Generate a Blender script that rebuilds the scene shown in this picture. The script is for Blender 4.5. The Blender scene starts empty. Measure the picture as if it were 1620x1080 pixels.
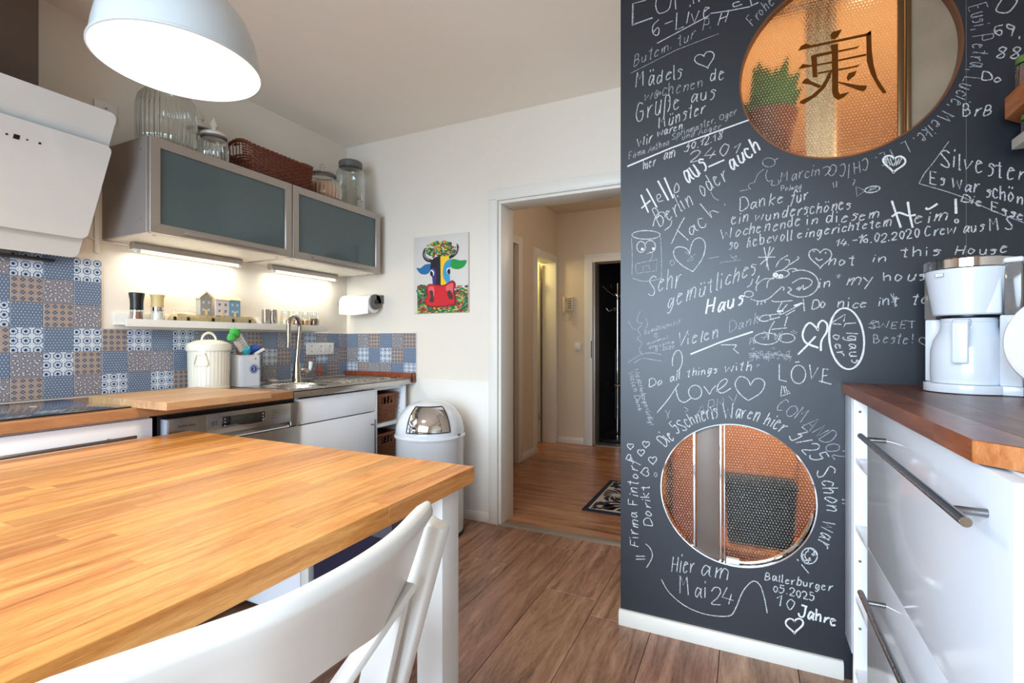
import bpy, bmesh, math, random
from mathutils import Vector, Matrix
random.seed(7)
D = bpy.data
C = D.collections.new('kitchen'); bpy.context.scene.collection.children.link(C)
S = bpy.context.scene
PI = math.pi

# ------------------------------------------------------------------ camera
CAM = Vector((2.5755, -2.6683, 1.1127)); YAW = .4435; FPX = 777.17
cd = D.cameras.new('camera'); cam = D.objects.new('camera', cd); C.objects.link(cam)
cam.location = CAM; cam.rotation_euler = (PI/2, 0, YAW)
cd.sensor_width = 36; cd.lens = FPX/1620*36; cd.clip_start = .02
S.camera = cam

# ------------------------------------------------------------------ world, lights, exposure
S.view_settings.view_transform = 'Standard'; S.view_settings.look = 'None'
S.view_settings.gamma = 1; S.view_settings.use_curve_mapping = False
S.view_settings.exposure = 0.0
W = D.worlds.new('sky'); S.world = W; W.use_nodes = True
W.node_tree.nodes['Background'].inputs[0].default_value = (.62, .78, 1, 1)
W.node_tree.nodes['Background'].inputs[1].default_value = 1.6

def area(name, loc, rot, sx, sy, power, col, spread=PI):
    l = D.lights.new(name, 'AREA'); l.shape = 'RECTANGLE'; l.size = sx; l.size_y = sy
    l.energy = power; l.color = col; l.spread = spread
    o = D.objects.new(name, l); o.location = loc; o.rotation_euler = rot; C.objects.link(o); return o
def point(name, loc, power, col, r=.05):
    l = D.lights.new(name, 'POINT'); l.energy = power; l.color = col; l.shadow_soft_size = r
    o = D.objects.new(name, l); o.location = loc; C.objects.link(o); return o
# daylight entering by the balcony window behind the camera
area('window_daylight', (1.75, -4.22, 1.20), (PI/2-.47, 0, 0), 2.1, 2.1, 112, (.66, .83, 1.0), math.radians(120))
# lamps of the place, plus unseen ones added for hall and bathroom
area('pendant_bulb_light', (1.2055, -1.859, 1.835), (0, 0, 0), .30, .30, 9, (1, .78, .54))
area('cabinet_tube_light', (.06, -1.13, 1.525), (0, 0, 0), .03, .48, 4.2, (1, .95, .80))
area('cabinet_tube_light', (.06, -.42, 1.525), (0, 0, 0), .03, .46, 3.9, (1, .95, .80))
point('hall_fill_light', (1.9, 1.2, 2.1), 7.5, (1, .84, .70), .12)  # unseen point light added to brighten the hall, no fixture modelled
point('side_room_light', (.25, 2.12, 2.0), 16, (1, .80, .30), .1)
point('bathroom_fill_right', (3.2, -.40, 1.28), 22, (1, .84, .62), .08)  # added light, kept out of sight behind the wall between the round windows
point('bathroom_fill_left', (2.4, -.40, 1.30), 14, (1, .84, .62), .08)  # second added light hidden behind the wall, no mirror here

# ------------------------------------------------------------------ materials
def srgb(c):
    return tuple(((v/255)/12.92 if v/255 <= .04045 else ((v/255+.055)/1.055)**2.4) for v in c)
class NT:
    def __init__(s, name):
        s.m = D.materials.new(name); s.m.use_nodes = True; s.t = s.m.node_tree
        s.b = s.t.nodes['Principled BSDF']; s.out = s.t.nodes['Material Output']
    def n(s, typ, **kw):
        nd = s.t.nodes.new(typ)
        for k, v in kw.items(): setattr(nd, k, v)
        return nd
    def l(s, a, b): s.t.links.new(a, b)
    def put(s, sock, v):
        if v is None: return
        if hasattr(v, 'links'): s.l(v, sock)
        else: sock.default_value = v
    def M(s, op, a, b=None, c=None):
        nd = s.n('ShaderNodeMath', operation=op); s.put(nd.inputs[0], a); s.put(nd.inputs[1], b); s.put(nd.inputs[2], c)
        return nd.outputs[0]
    def mix(s, f, a, b):
        nd = s.n('ShaderNodeMix', data_type='RGBA')
        s.put(nd.inputs[0], f)
        for i, v in ((6, a), (7, b)):
            s.put(nd.inputs[i], v if hasattr(v, 'links') else (*v, 1))
        return nd.outputs[2]
    def noise(s, vec, scale, detail=3, rough=.5, dist=0):
        nd = s.n('ShaderNodeTexNoise'); s.put(nd.inputs['Vector'], vec)
        nd.inputs['Scale'].default_value = scale; nd.inputs['Detail'].default_value = detail
        nd.inputs['Roughness'].default_value = rough; nd.inputs['Distortion'].default_value = dist
        return nd.outputs[0]
    def ramp(s, f, stops):
        nd = s.n('ShaderNodeValToRGB'); s.l(f, nd.inputs[0]); e = nd.color_ramp.elements
        while len(e) < len(stops): e.new(.5)
        for i, (p, c) in enumerate(stops): e[i].position = p; e[i].color = (*c, 1)
        return nd.outputs[0]
    def coord(s, scale=(1, 1, 1), rnd=0):
        tc = s.n('ShaderNodeTexCoord'); mp = s.n('ShaderNodeMapping'); s.l(tc.outputs['Object'], mp.inputs[0])
        mp.inputs['Scale'].default_value = scale
        if rnd:
            oi = s.n('ShaderNodeObjectInfo'); cx = s.n('ShaderNodeCombineXYZ')
            for i, k in enumerate((37., 53., 19.)): s.l(s.M('MULTIPLY', oi.outputs['Random'], k*rnd), cx.inputs[i])
            s.l(cx.outputs[0], mp.inputs['Location'])
        return mp.outputs[0]
    def bump(s, h, strength=.2, dist=.002):
        nd = s.n('ShaderNodeBump'); nd.inputs['Strength'].default_value = strength; nd.inputs['Distance'].default_value = dist
        s.l(h, nd.inputs['Height']); s.l(nd.outputs[0], s.b.inputs['Normal'])
    def geo(s): return s.n('ShaderNodeNewGeometry')

def mat(name, rgb, rough=.5, metal=0, var=.04, scale=6, bump=0, bscale=60, coat=0, emit=0, spec=.5, lin=False, alpha=None):
    t = NT(name); c = rgb if lin else srgb(rgb)
    v = t.coord(); f = t.noise(v, scale, 3)
    a = tuple(max(0, x*(1-var)) for x in c); b = tuple(min(1, x*(1+var)) for x in c)
    t.l(t.mix(f, a, b), t.b.inputs['Base Color'])
    t.b.inputs['Roughness'].default_value = rough; t.b.inputs['Metallic'].default_value = metal
    t.b.inputs['Specular IOR Level'].default_value = spec
    if coat: t.b.inputs['Coat Weight'].default_value = coat; t.b.inputs['Coat Roughness'].default_value = .05
    if bump: t.bump(t.noise(v, bscale, 4), bump, .003)
    if emit:
        t.b.inputs['Emission Color'].default_value = (*c, 1); t.b.inputs['Emission Strength'].default_value = emit
    return t.m

def wood(name, cols, stretch=(6, .6, 6), rough=.4, rnd=1, ring=1.0, coat=0, knots=0, var=.35, bump=.1):
    t = NT(name); v = t.coord(stretch, rnd)
    g1 = t.noise(v, 2.2, 6, .62, .9*ring)
    v2 = t.coord(tuple(x*6 for x in stretch), rnd)
    g2 = t.noise(v2, 4.5, 3, .6, .3)
    f = t.M('ADD', t.M('MULTIPLY', g1, .72), t.M('MULTIPLY', g2, .28))
    col = t.ramp(f, [(.30, srgb(cols[0])), (.44, srgb(cols[1])), (.56, srgb(cols[2])), (.72, srgb(cols[3]))])
    if rnd:
        oi = t.n('ShaderNodeObjectInfo')
        hs = t.n('ShaderNodeHueSaturation'); t.l(col, hs.inputs['Color'])
        t.l(t.M('ADD', t.M('MULTIPLY', oi.outputs['Random'], var*2), 1-var), hs.inputs['Value'])
        r2 = t.M('FRACT', t.M('MULTIPLY', oi.outputs['Random'], 7.31))
        t.l(t.M('ADD', t.M('MULTIPLY', r2, .010), .495), hs.inputs['Hue']); col = hs.outputs[0]
    if knots:
        kv = t.coord((stretch[0]*.55, stretch[1]*.9, stretch[2]*.55), rnd)
        k = t.noise(kv, 1.7, 5, .6, 1.6)
        kf = t.n('ShaderNodeMapRange'); t.l(k, kf.inputs[0]); kf.inputs[1].default_value = .60; kf.inputs[2].default_value = .74
        col = t.mix(t.M('MULTIPLY', kf.outputs[0], knots), col, srgb((62, 40, 28)))
    t.l(col, t.b.inputs['Base Color']); t.b.inputs['Roughness'].default_value = rough
    if coat: t.b.inputs['Coat Weight'].default_value = coat; t.b.inputs['Coat Roughness'].default_value = .18
    t.bump(g2, bump, .0015)
    return t.m

def brushed(name, rgb, rough=.28, axis=(1, 1, 60), var=.12):
    t = NT(name); v = t.coord(axis); f = t.noise(v, 8, 3)
    c = srgb(rgb)
    t.l(t.mix(f, tuple(x*(1-var) for x in c), tuple(min(1, x*(1+var)) for x in c)), t.b.inputs['Base Color'])
    t.b.inputs['Metallic'].default_value = 1
    t.l(t.M('ADD', t.M('MULTIPLY', f, .15), rough-.07), t.b.inputs['Roughness'])
    return t.m

def clear_glass(name, tint=(.93, .96, .95), rim=.55, rough=.03):
    t = NT(name); lw = t.n('ShaderNodeLayerWeight'); lw.inputs[0].default_value = rim
    tr = t.n('ShaderNodeBsdfTransparent'); fc = t.M('POWER', lw.outputs['Facing'], 2.2)
    t.l(t.mix(fc, tint, tuple(x*.42 for x in tint)), tr.inputs[0])
    gl = t.n('ShaderNodeBsdfGlossy'); gl.inputs['Roughness'].default_value = rough
    gl.inputs['Color'].default_value = (.95, .97, .97, 1)
    mx = t.n('ShaderNodeMixShader'); f = t.M('ADD', t.M('MULTIPLY', lw.outputs['Facing'], .75), .08)
    t.l(f, mx.inputs[0]); t.l(tr.outputs[0], mx.inputs[1]); t.l(gl.outputs[0], mx.inputs[2]); t.l(mx.outputs[0], t.out.inputs[0])
    return t.m

def tile_pattern(kind):
    t = NT('tile_glaze_' + kind)
    tc = t.n('ShaderNodeTexCoord'); sp = t.n('ShaderNodeSeparateXYZ'); t.l(tc.outputs['Object'], sp.inputs[0])
    X, Y = sp.outputs[0], sp.outputs[1]
    def cell(n, off=0):
        u = t.M('ADD', t.M('MULTIPLY', X, 10*n), 50.5+off); v = t.M('ADD', t.M('MULTIPLY', Y, 10*n), 50.5+off)
        return u, v
    def rad(u, v):
        a = t.M('SUBTRACT', t.M('FRACT', u), .5); b = t.M('SUBTRACT', t.M('FRACT', v), .5)
        r = t.M('SQRT', t.M('ADD', t.M('MULTIPLY', a, a), t.M('MULTIPLY', b, b)))
        return a, b, r
    lt = lambda a, b: t.M('LESS_THAN', a, b)
    if kind == 'rosette':
        u, v = cell(2.7, .1); a, b, r = rad(u, v)
        th = t.M('ARCTAN2', a, b); pet = t.M('MULTIPLY', t.M('COSINE', t.M('MULTIPLY', th, 8)), .035)
        rr = t.M('ADD', r, pet)
        man = t.M('ADD', t.M('ABSOLUTE', a), t.M('ABSOLUTE', b))
        col = t.mix(t.M('GREATER_THAN', man, .86), srgb((206, 214, 222)), srgb((230, 230, 230)))
        col = t.mix(t.M('MULTIPLY', t.M('GREATER_THAN', man, .80), lt(man, .86)), col, srgb((150, 160, 176)))
        col = t.mix(lt(rr, .42), col, srgb((78, 100, 132)))
        col = t.mix(lt(rr, .315), col, srgb((200, 210, 222)))
        col = t.mix(lt(r, .19), col, srgb((122, 142, 168)))
        col = t.mix(lt(r, .11), col, srgb((22, 28, 46)))
    elif kind == 'dots':
        u, v = cell(9); row = t.M('FLOOR', v); u2 = t.M('ADD', u, t.M('MULTIPLY', row, .5))
        a, b, r = rad(u2, v)
        col = t.mix(t.noise(tc.outputs['Object'], 25, 2), srgb((96, 112, 136)), srgb((116, 132, 154)))
        col = t.mix(t.M('MULTIPLY', t.M('GREATER_THAN', r, .34), lt(r, .44)), col, srgb((82, 98, 122)))
        col = t.mix(lt(r, .15), col, srgb((214, 224, 232)))
    elif kind == 'flowers':
        u, v = cell(4, .5); a, b, r = rad(u, v)
        th = t.M('ARCTAN2', a, b); pet = t.M('MULTIPLY', t.M('COSINE', t.M('MULTIPLY', th, 4)), .08)
        rr = t.M('SUBTRACT', r, pet)
        col = t.mix(t.noise(tc.outputs['Object'], 90, 2), srgb((142, 126, 118)), srgb((174, 158, 147)))
        u3, v3 = cell(8); a3, b3, r3 = rad(u3, v3)
        col = t.mix(lt(r3, .13), col, srgb((196, 182, 170)))
        col = t.mix(lt(rr, .29), col, srgb((82, 92, 110)))
        col = t.mix(lt(r, .10), col, srgb((150, 150, 156)))
    else:
        vo = t.n('ShaderNodeTexVoronoi', voronoi_dimensions='2D'); t.l(tc.outputs['Object'], vo.inputs['Vector']); vo.inputs['Scale'].default_value = 64
        vo.inputs['Randomness'].default_value = .75; d = vo.outputs['Distance']
        col = t.mix(t.noise(tc.outputs['Object'], 40, 2), srgb((122, 122, 134)), srgb((148, 142, 142)))
        col = t.mix(lt(d, .36), col, srgb((52, 58, 80)))
        col = t.mix(lt(d, .24), col, srgb((214, 214, 216)))
        col = t.mix(lt(d, .10), col, srgb((110, 116, 132)))
    t.l(col, t.b.inputs['Base Color']); t.b.inputs['Roughness'].default_value = .22
    return t.m

MT = {}
MT['dado'] = mat('dado_paint', (229, 224, 216), .6, var=.01)
MT['wall'] = mat('painted_plaster', (228, 219, 205), .85, var=.025, scale=3, bump=.12, bscale=35)
MT['ceiling'] = mat('ceiling_paint', (248, 240, 228), .9, var=.015, scale=2)
MT['hallwall'] = mat('hall_plaster', (214, 198, 178), .85, var=.03, scale=3, bump=.1)
MT['trim'] = mat('white_lacquer', (226, 222, 212), .4, var=.01)
MT['white'] = mat('white_gloss', (240, 242, 246), .22, var=.008)
MT['gloss'] = mat('high_gloss_white', (216, 221, 228), .12, var=.006, spec=.16)
MT['chair'] = mat('white_painted_wood', (224, 222, 216), .30, var=.012, scale=8, bump=.03, bscale=30)
MT['floor'] = wood('laminate_plank', [(84, 58, 45), (140, 104, 82), (170, 130, 106), (198, 160, 136)], (7, .75, 7), .36, 1, 1.5, knots=.85, var=.07, bump=.06)
MT['hallfloor'] = wood('hall_laminate_plank', [(90, 56, 40), (156, 104, 74), (184, 128, 94), (204, 152, 116)], (.75, 7, 7), .26, 1, 1.3, knots=.6, var=.07, bump=.05)
MT['table'] = wood('oiled_beech_staves', [(146, 82, 32), (194, 126, 58), (214, 150, 80), (234, 180, 112)], (16, 1.3, 16), .38, 1, 1.1, coat=.06, var=.22, bump=.12)
MT['tabledge'] = wood('oiled_beech_edge', [(120, 66, 26), (176, 104, 48), (196, 126, 62), (212, 150, 84)], (14, 1.1, 14), .4, 1, .7, var=.15, bump=.12)
MT['worktop'] = wood('oak_worktop', [(112, 72, 42), (146, 100, 62), (162, 116, 76), (180, 136, 96)], (12, 1.2, 12), .40, 1, .9, coat=.05, var=.08)
MT['board'] = wood('maple_board', [(144, 104, 68), (174, 134, 94), (188, 150, 108), (204, 170, 128)], (12, 1.2, 12), .5, 1, .8, var=.08)
MT['walnut'] = wood('dark_walnut_worktop', [(50, 26, 16), (88, 48, 30), (114, 66, 42), (146, 92, 62)], (12, 1.2, 12), .36, 1, 1.0, coat=.0, var=.14)
MT['walnutedge'] = wood('red_walnut_edge', [(80, 38, 20), (120, 60, 32), (142, 76, 42), (168, 100, 60)], (12, 1.2, 12), .3, 1, .8, var=.12)
MT['walnutend'] = wood('orange_end_grain', [(140, 76, 38), (176, 106, 58), (192, 124, 74), (208, 148, 98)], (30, 30, 8), .4, 1, .8, var=.05)
MT['shelfwood'] = wood('orange_oak_shelf', [(130, 66, 26), (182, 102, 50), (198, 122, 66), (214, 146, 90)], (14, 1.5, 14), .4, 1, .8, var=.05)
MT['steel'] = brushed('brushed_steel', (186, 182, 176), .26, (60, 1, 1))
MT['nickel'] = mat('brushed_nickel', (168, 156, 140), .22, 1, var=.04)
MT['steelv'] = brushed('brushed_steel_panel', (150, 146, 140), .30, (50, 50, 1))
MT['dishsteel'] = brushed('dishwasher_steel', (164, 158, 152), .30, (1, 60, 1))
MT['alu'] = mat('brushed_aluminium', (176, 168, 160), .42, .75, var=.03)
MT['aluside'] = mat('cabinet_side', (150, 142, 136), .35, .35, var=.02)
MT['chrome'] = mat('chrome', (225, 225, 225), .05, 1, var=.01)
MT['handle'] = mat('satin_nickel', (140, 140, 142), .25, 1, var=.03)
MT['black'] = mat('black_plastic', (16, 16, 18), .35, var=.05)
MT['black_glass'] = mat('black_ceramic_glass', (8, 9, 11), .04, var=.02, coat=1, spec=.9)
MT['hoodglass'] = mat('white_glass', (214, 216, 212), .10, var=.006, coat=.8)
MT['duct'] = mat('hood_duct_steel', (96, 84, 76), .35, .7, var=.05)
MT['frost'] = mat('frosted_teal_glass', (72, 88, 90), .20, var=.05, scale=2.5, coat=.5)
MT['grout'] = mat('white_grout', (206, 204, 200), .8)
MT['chalkwall'] = mat('chalkboard_paint', (14, 21, 32), .44, var=.12, scale=14, bump=.04, bscale=120, spec=.7)
MT['glass'] = clear_glass('jar_glass')
MT['bottle'] = clear_glass('bottle_glass', (.9, .94, .9), .5)
MT['lampwhite'] = mat('lamp_enamel', (196, 204, 206), .28, var=.01, coat=.3)
MT['cream'] = mat('cream_enamel', (226, 222, 204), .25, var=.01, coat=.3)
MT['paper'] = mat('paper_towel', (238, 236, 230), .95, var=.02, bump=.25, bscale=90)
MT['wick'] = mat('wicker', (132, 78, 46), .6, var=.35, scale=60)
MT['darkwick'] = mat('dark_wicker', (104, 50, 32), .55, var=.35, scale=60)
MT['leafgreen'] = mat('leaf_green', (96, 128, 44), .6)
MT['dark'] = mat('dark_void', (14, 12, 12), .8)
MT['navy'] = mat('navy_fabric', (30, 24, 52), .85, var=.1, scale=40, bump=.3, bscale=200)
MT['greyfab'] = mat('grey_print', (86, 84, 96), .85)
MT['plastic'] = mat('white_plastic', (228, 226, 220), .35, var=.01)
MT['greyplastic'] = mat('grey_plastic', (96, 94, 92), .4)
MT['hole'] = mat('bored_hole', (120, 116, 112), .6)
for k in ('rosette', 'dots', 'flowers', 'rings'): MT['t_'+k] = tile_pattern(k)

# ------------------------------------------------------------------ mesh helpers
WL = {}   # world location of every root, so that children can be built in world coordinates
class MB:
    def __init__(s): s.v = []; s.f = []
    def add(s, vs, fs):
        n = len(s.v); s.v += [tuple(p) for p in vs]; s.f += [tuple(i+n for i in f) for f in fs]; return s
    def box(s, x0, x1, y0, y1, z0, z1):
        return s.add([(x0,y0,z0),(x1,y0,z0),(x1,y1,z0),(x0,y1,z0),(x0,y0,z1),(x1,y0,z1),(x1,y1,z1),(x0,y1,z1)],
                     [(0,3,2,1),(4,5,6,7),(0,1,5,4),(1,2,6,5),(2,3,7,6),(3,0,4,7)])
    def bar(s, p0, p1, w, h, up=(0,0,1)):      # rectangular bar from p0 to p1
        p0 = Vector(p0); p1 = Vector(p1); d = (p1-p0).normalized(); u = Vector(up)
        a = d.cross(u).normalized()*w/2; b = a.cross(d).normalized()*h/2
        vs = [p0-a-b, p0+a-b, p0+a+b, p0-a+b, p1-a-b, p1+a-b, p1+a+b, p1-a+b]
        return s.add(vs, [(0,1,2,3),(7,6,5,4),(0,4,5,1),(1,5,6,2),(2,6,7,3),(3,7,4,0)])
    def tube(s, pts, r, n=10, closed=False, caps=True):
        pts = [Vector(p) for p in pts]; m = len(pts); R = r if isinstance(r, (list, tuple)) else [r]*m
        prev = None; rings = []
        for i, p in enumerate(pts):
            if closed: d = pts[(i+1) % m]-pts[i-1]
            else: d = pts[min(i+1, m-1)]-pts[max(i-1, 0)]
            d.normalize()
            if prev is None:
                a = d.orthogonal().normalized()
            else:
                a = prev-d*prev.dot(d)
                a = a.normalized() if a.length > 1e-6 else d.orthogonal().normalized()
            prev = a; b = d.cross(a)
            rings.append([p+(a*math.cos(2*PI*k/n)+b*math.sin(2*PI*k/n))*R[i] for k in range(n)])
        vs = [q for rg in rings for q in rg]; fs = []
        for i in range(m if closed else m-1):
            j = (i+1) % m
            for k in range(n): fs.append((i*n+k, i*n+(k+1) % n, j*n+(k+1) % n, j*n+k))
        if caps and not closed: fs.append(tuple(range(n))[::-1]); fs.append(tuple((m-1)*n+k for k in range(n)))
        return s.add(vs, fs)
    def cyl(s, p0, p1, r0, r1=None, n=24): return s.tube([p0, p1], [r0, r0 if r1 is None else r1], n)
    def lathe(s, prof, c=(0,0,0), n=40, rib=0, nrib=0, fn=None, a0=0, a1=2*PI):
        full = abs(a1-a0-2*PI) < 1e-6; vs = []; m = len(prof); cnt = n if full else n+1
        for i in range(cnt):
            a = a0+(a1-a0)*i/n
            for j, (r, z) in enumerate(prof):
                k = 1+rib*math.cos(nrib*a) if rib and (fn is None or fn(z)) else 1
                vs.append((c[0]+r*k*math.cos(a), c[1]+r*k*math.sin(a), c[2]+z))
        fs = []
        for i in range(n):
            j = (i+1) % cnt
            for k in range(m-1): fs.append((i*m+k, j*m+k, j*m+k+1, i*m+k+1))
        return s.add(vs, fs)
    def prism_xz(s, poly, y0, y1):
        n = len(poly); vs = [(x, y0, z) for x, z in poly]+[(x, y1, z) for x, z in poly]
        return s.add(vs, [tuple(range(n)), tuple(range(2*n-1, n-1, -1))]+[(i, i+n, (i+1) % n+n, (i+1) % n) for i in range(n)])
    def prism_xy(s, poly, z0, z1):
        n = len(poly); vs = [(x, y, z0) for x, y in poly]+[(x, y, z1) for x, y in poly]
        return s.add(vs, [tuple(range(n-1, -1, -1)), tuple(range(n, 2*n))]+[(i, (i+1) % n, (i+1) % n+n, i+n) for i in range(n)])
    def prism_yz(s, poly, x0, x1):
        n = len(poly); vs = [(x0, y, z) for y, z in poly]+[(x1, y, z) for y, z in poly]
        return s.add(vs, [tuple(range(n)), tuple(range(2*n-1, n-1, -1))]+[(i, i+n, (i+1) % n+n, (i+1) % n) for i in range(n)])
    def xf(s, M, start=0):
        s.v = s.v[:start]+[tuple(M @ Vector(p)) for p in s.v[start:]]; return s
    def mesh(s, name, mt, off=Vector((0,0,0)), bevel=0, seg=2, sharp=35):
        me = D.meshes.new(name); me.from_pydata([tuple(Vector(p)-off) for p in s.v], [], s.f)
        bm = bmesh.new(); bm.from_mesh(me)
        bmesh.ops.recalc_face_normals(bm, faces=bm.faces)
        if bevel:
            es = [e for e in bm.edges if len(e.link_faces) == 2 and e.calc_face_angle(0) > math.radians(30)]
            bmesh.ops.bevel(bm, geom=es, offset=bevel, segments=seg, profile=.5, affect='EDGES', clamp_overlap=True)
        bm.to_mesh(me); bm.free()
        if mt is not None: me.materials.append(MT[mt] if isinstance(mt, str) else mt)
        me.shade_smooth(); me.set_sharp_from_angle(angle=math.radians(sharp))
        return me
def worldloc(o): return WL.get(o, Vector((0,0,0)))
def obj(name, mb, mt, parent=None, loc=None, bevel=0, seg=2, sharp=35, **tags):
    off = Vector(loc) if loc is not None else (worldloc(parent) if parent else Vector((0,0,0)))
    me = mb.mesh(name, mt, off, bevel, seg, sharp) if isinstance(mb, MB) else mb
    o = D.objects.new(name, me); C.objects.link(o); WL[o] = off
    if parent:
        o.parent = parent; o.location = off-worldloc(parent)
    else: o.location = off
    for k, v in tags.items(): o[k] = v
    return o
def thing(name, label, cat, loc=(0,0,0), group=None):
    o = D.objects.new(name, None); C.objects.link(o); o.location = loc; WL[o] = Vector(loc); o.empty_display_size = .05
    o['label'] = label; o['category'] = cat
    if group: o['group'] = group
    return o
def tag(o, label, cat, group=None):
    o['label'] = label; o['category'] = cat
    if group: o['group'] = group
    return o
def struct(name, mb, mt, **k): return obj(name, mb, mt, kind='structure', **k)
def box(*a): return MB().box(*a)
def plate(outline, holes, th, name='plate'):
    """flat plate in local XY with holes, extruded th, made from a filled curve"""
    cu = D.curves.new(name, 'CURVE'); cu.dimensions = '2D'; cu.fill_mode = 'BOTH'; cu.extrude = th/2
    for loop in [outline]+holes:
        sp = cu.splines.new('POLY'); sp.points.add(len(loop)-1)
        for i, p in enumerate(loop): sp.points[i].co = (p[0], p[1], 0, 1)
        sp.use_cyclic_u = True
    o = D.objects.new('tmp', cu); C.objects.link(o)
    dg = bpy.context.evaluated_depsgraph_get(); me = D.meshes.new_from_object(o.evaluated_get(dg))
    mb = MB(); mb.v = [tuple(v.co) for v in me.vertices]; mb.f = [tuple(p.vertices) for p in me.polygons]
    D.objects.remove(o); D.curves.remove(cu); D.meshes.remove(me)
    return mb
def circ(cx, cy, r, n=72): return [(cx+r*math.cos(2*PI*i/n), cy+r*math.sin(2*PI*i/n)) for i in range(n)]
def text_mb(s, size, M, ext=.0004, spacing=1.0):
    cu = D.curves.new('txt', 'FONT'); cu.body = s; cu.size = size; cu.extrude = ext; cu.space_character = spacing
    cu.align_x = 'CENTER'; cu.align_y = 'CENTER'
    o = D.objects.new('tmp', cu); C.objects.link(o)
    dg = bpy.context.evaluated_depsgraph_get(); me = D.meshes.new_from_object(o.evaluated_get(dg))
    mb = MB(); mb.v = [tuple(M @ v.co) for v in me.vertices]; mb.f = [tuple(p.vertices) for p in me.polygons]
    D.objects.remove(o); D.curves.remove(cu); D.meshes.remove(me)
    return mb
RX = Matrix.Rotation(PI/2, 4, 'X'); 
FACE_Y = RX                                   # local XY -> world XZ, facing -y
FACE_X = Matrix.Rotation(PI/2, 4, 'Z') @ RX   # facing +x, text running towards +y
def at(M, x, y, z): return Matrix.Translation((x, y, z)) @ M
def ray(px, py):
    f = Vector((-math.sin(YAW), math.cos(YAW), 0)); r = Vector((math.cos(YAW), math.sin(YAW), 0))
    return f+r*((px-810)/FPX)+Vector((0,0,1))*((540-py)/FPX)
def on_y(px, py, y):      # survey helper: photo point -> point of the wall plane y = const
    d = ray(px, py); return CAM+d*((y-CAM.y)/d.y)

# =================================================================== THE ROOM
H = 2.496; HH = 2.52; XR = 3.50; YB = -4.30; BX = 2.13; CY = -.73
# floors, every plank a part
fl = struct('floor', box(0, XR, YB, .03, -.06, -.012), 'dark')
random.seed(3)
w = .245; k = 0; x0 = .042-w
while x0 < XR:
    a, b = max(x0, 0), min(x0+w, XR); y = YB-random.random()*1.2 if k % 2 else YB-random.random()*.6
    while y < .03:
        y1 = y+1.285; c, d = max(y, YB), min(y1, .03)
        if d-c > .05 and b-a > .02: obj('plank', box(a+.0010, b-.0010, c+.0008, d-.0008, -.012, 0), 'floor', fl, loc=((a+b)/2, (c+d)/2, 0), bevel=.0014, seg=1)
        y = y1
    x0 += w; k += 1
hf = struct('floor', box(-.9, 4.2, .03, 2.45, -.06, -.012), 'dark'); hf.name = 'floor_hall'
y0 = .03; k = 0
while y0 < 2.45:
    c, d = y0, min(y0+w, 2.45); x = -.9-random.random()*1.2
    while x < 3.4:
        a, b = max(x, -.9), min(x+1.285, 3.4)
        if b-a > .05: obj('plank', box(a+.0005, b-.0005, c+.0005, d-.0005, -.012, 0), 'hallfloor', hf, loc=((a+b)/2, (c+d)/2, 0), bevel=.0008, seg=1)
        x += 1.285
    y0 += w
struct('trim_1', MB().prism_yz([(-.012, 0), (-.004, .005), (.03, .006), (.056, .005), (.062, 0)], 1.215, BX), 'alu')   # threshold strip
st = MB()
struct('ceiling', box(0, XR, YB, 0, H, H+.1), 'ceiling')
struct('ceiling_hall', box(-.9, 4.2, .0, 2.6, HH, HH+.1), 'hallwall')
struct('wall_left', box(-.15, 0, YB, .17, 0, H), 'wall')
wb = MB().box(0, 1.215, 0, .17, 0, HH).box(1.215, BX, 0, .17, 1.968, HH)
struct('wall_back', wb, 'wall')
struct('wall_right', box(XR, XR+.15, -2.5, 1.4, 0, HH).box(XR, XR+.15, YB, -2.5, 0, H), 'wall')
wr = MB().box(0, .65, YB-.2, YB, 0, H).box(2.85, XR, YB-.2, YB, 0, H).box(.65, 2.85, YB-.2, YB, 2.16, H)
struct('wall_rear', wr, 'wall')
wn = struct('window_3', MB().box(.65, 2.85, YB-.15, YB-.09, 0, .06).box(.65, 2.85, YB-.15, YB-.09, 2.10, 2.16).box(.65, .71, YB-.15, YB-.09, .06, 2.10)
       .box(2.79, 2.85, YB-.15, YB-.09, .06, 2.10).box(1.71, 1.79, YB-.15, YB-.09, .06, 2.10), 'trim')
obj('dado_panel', box(.612, 1.1565, -.0035, -.0003, .0, .868), 'dado', D.objects['wall_back'], bevel=.001)
# baseboards
struct('baseboard_back', box(.60, 1.157, -.012, 0, 0, .06), 'trim', bevel=.003)
struct('baseboard_chalk', MB().prism_yz([(CY, 0), (CY-.016, 0), (CY-.016, .045), (CY-.010, .058), (CY, .060)], 2.125, 2.868), 'trim', bevel=.0015)
# door opening: lining and casings
dl = MB().box(1.215, 1.235, -.003, .173, 0, 1.9495).box(1.215, BX, -.003, .173, 1.95, 1.970)
struct('door_1', dl, 'trim', bevel=.0015)
d1 = D.objects['door_1']
cs = MB().box(1.157, 1.213, -.018, 0, 0, 1.9745).box(1.157, BX, -.018, 0, 1.975, 2.037)
obj('casing', cs, 'trim', d1, bevel=.004)
obj('stop_bead', MB().box(1.208, 1.219, -.022, -.002, 0, 1.9655).box(1.208, BX, -.022, -.002, 1.966, 1.978), 'trim', d1, bevel=.002)
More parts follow.
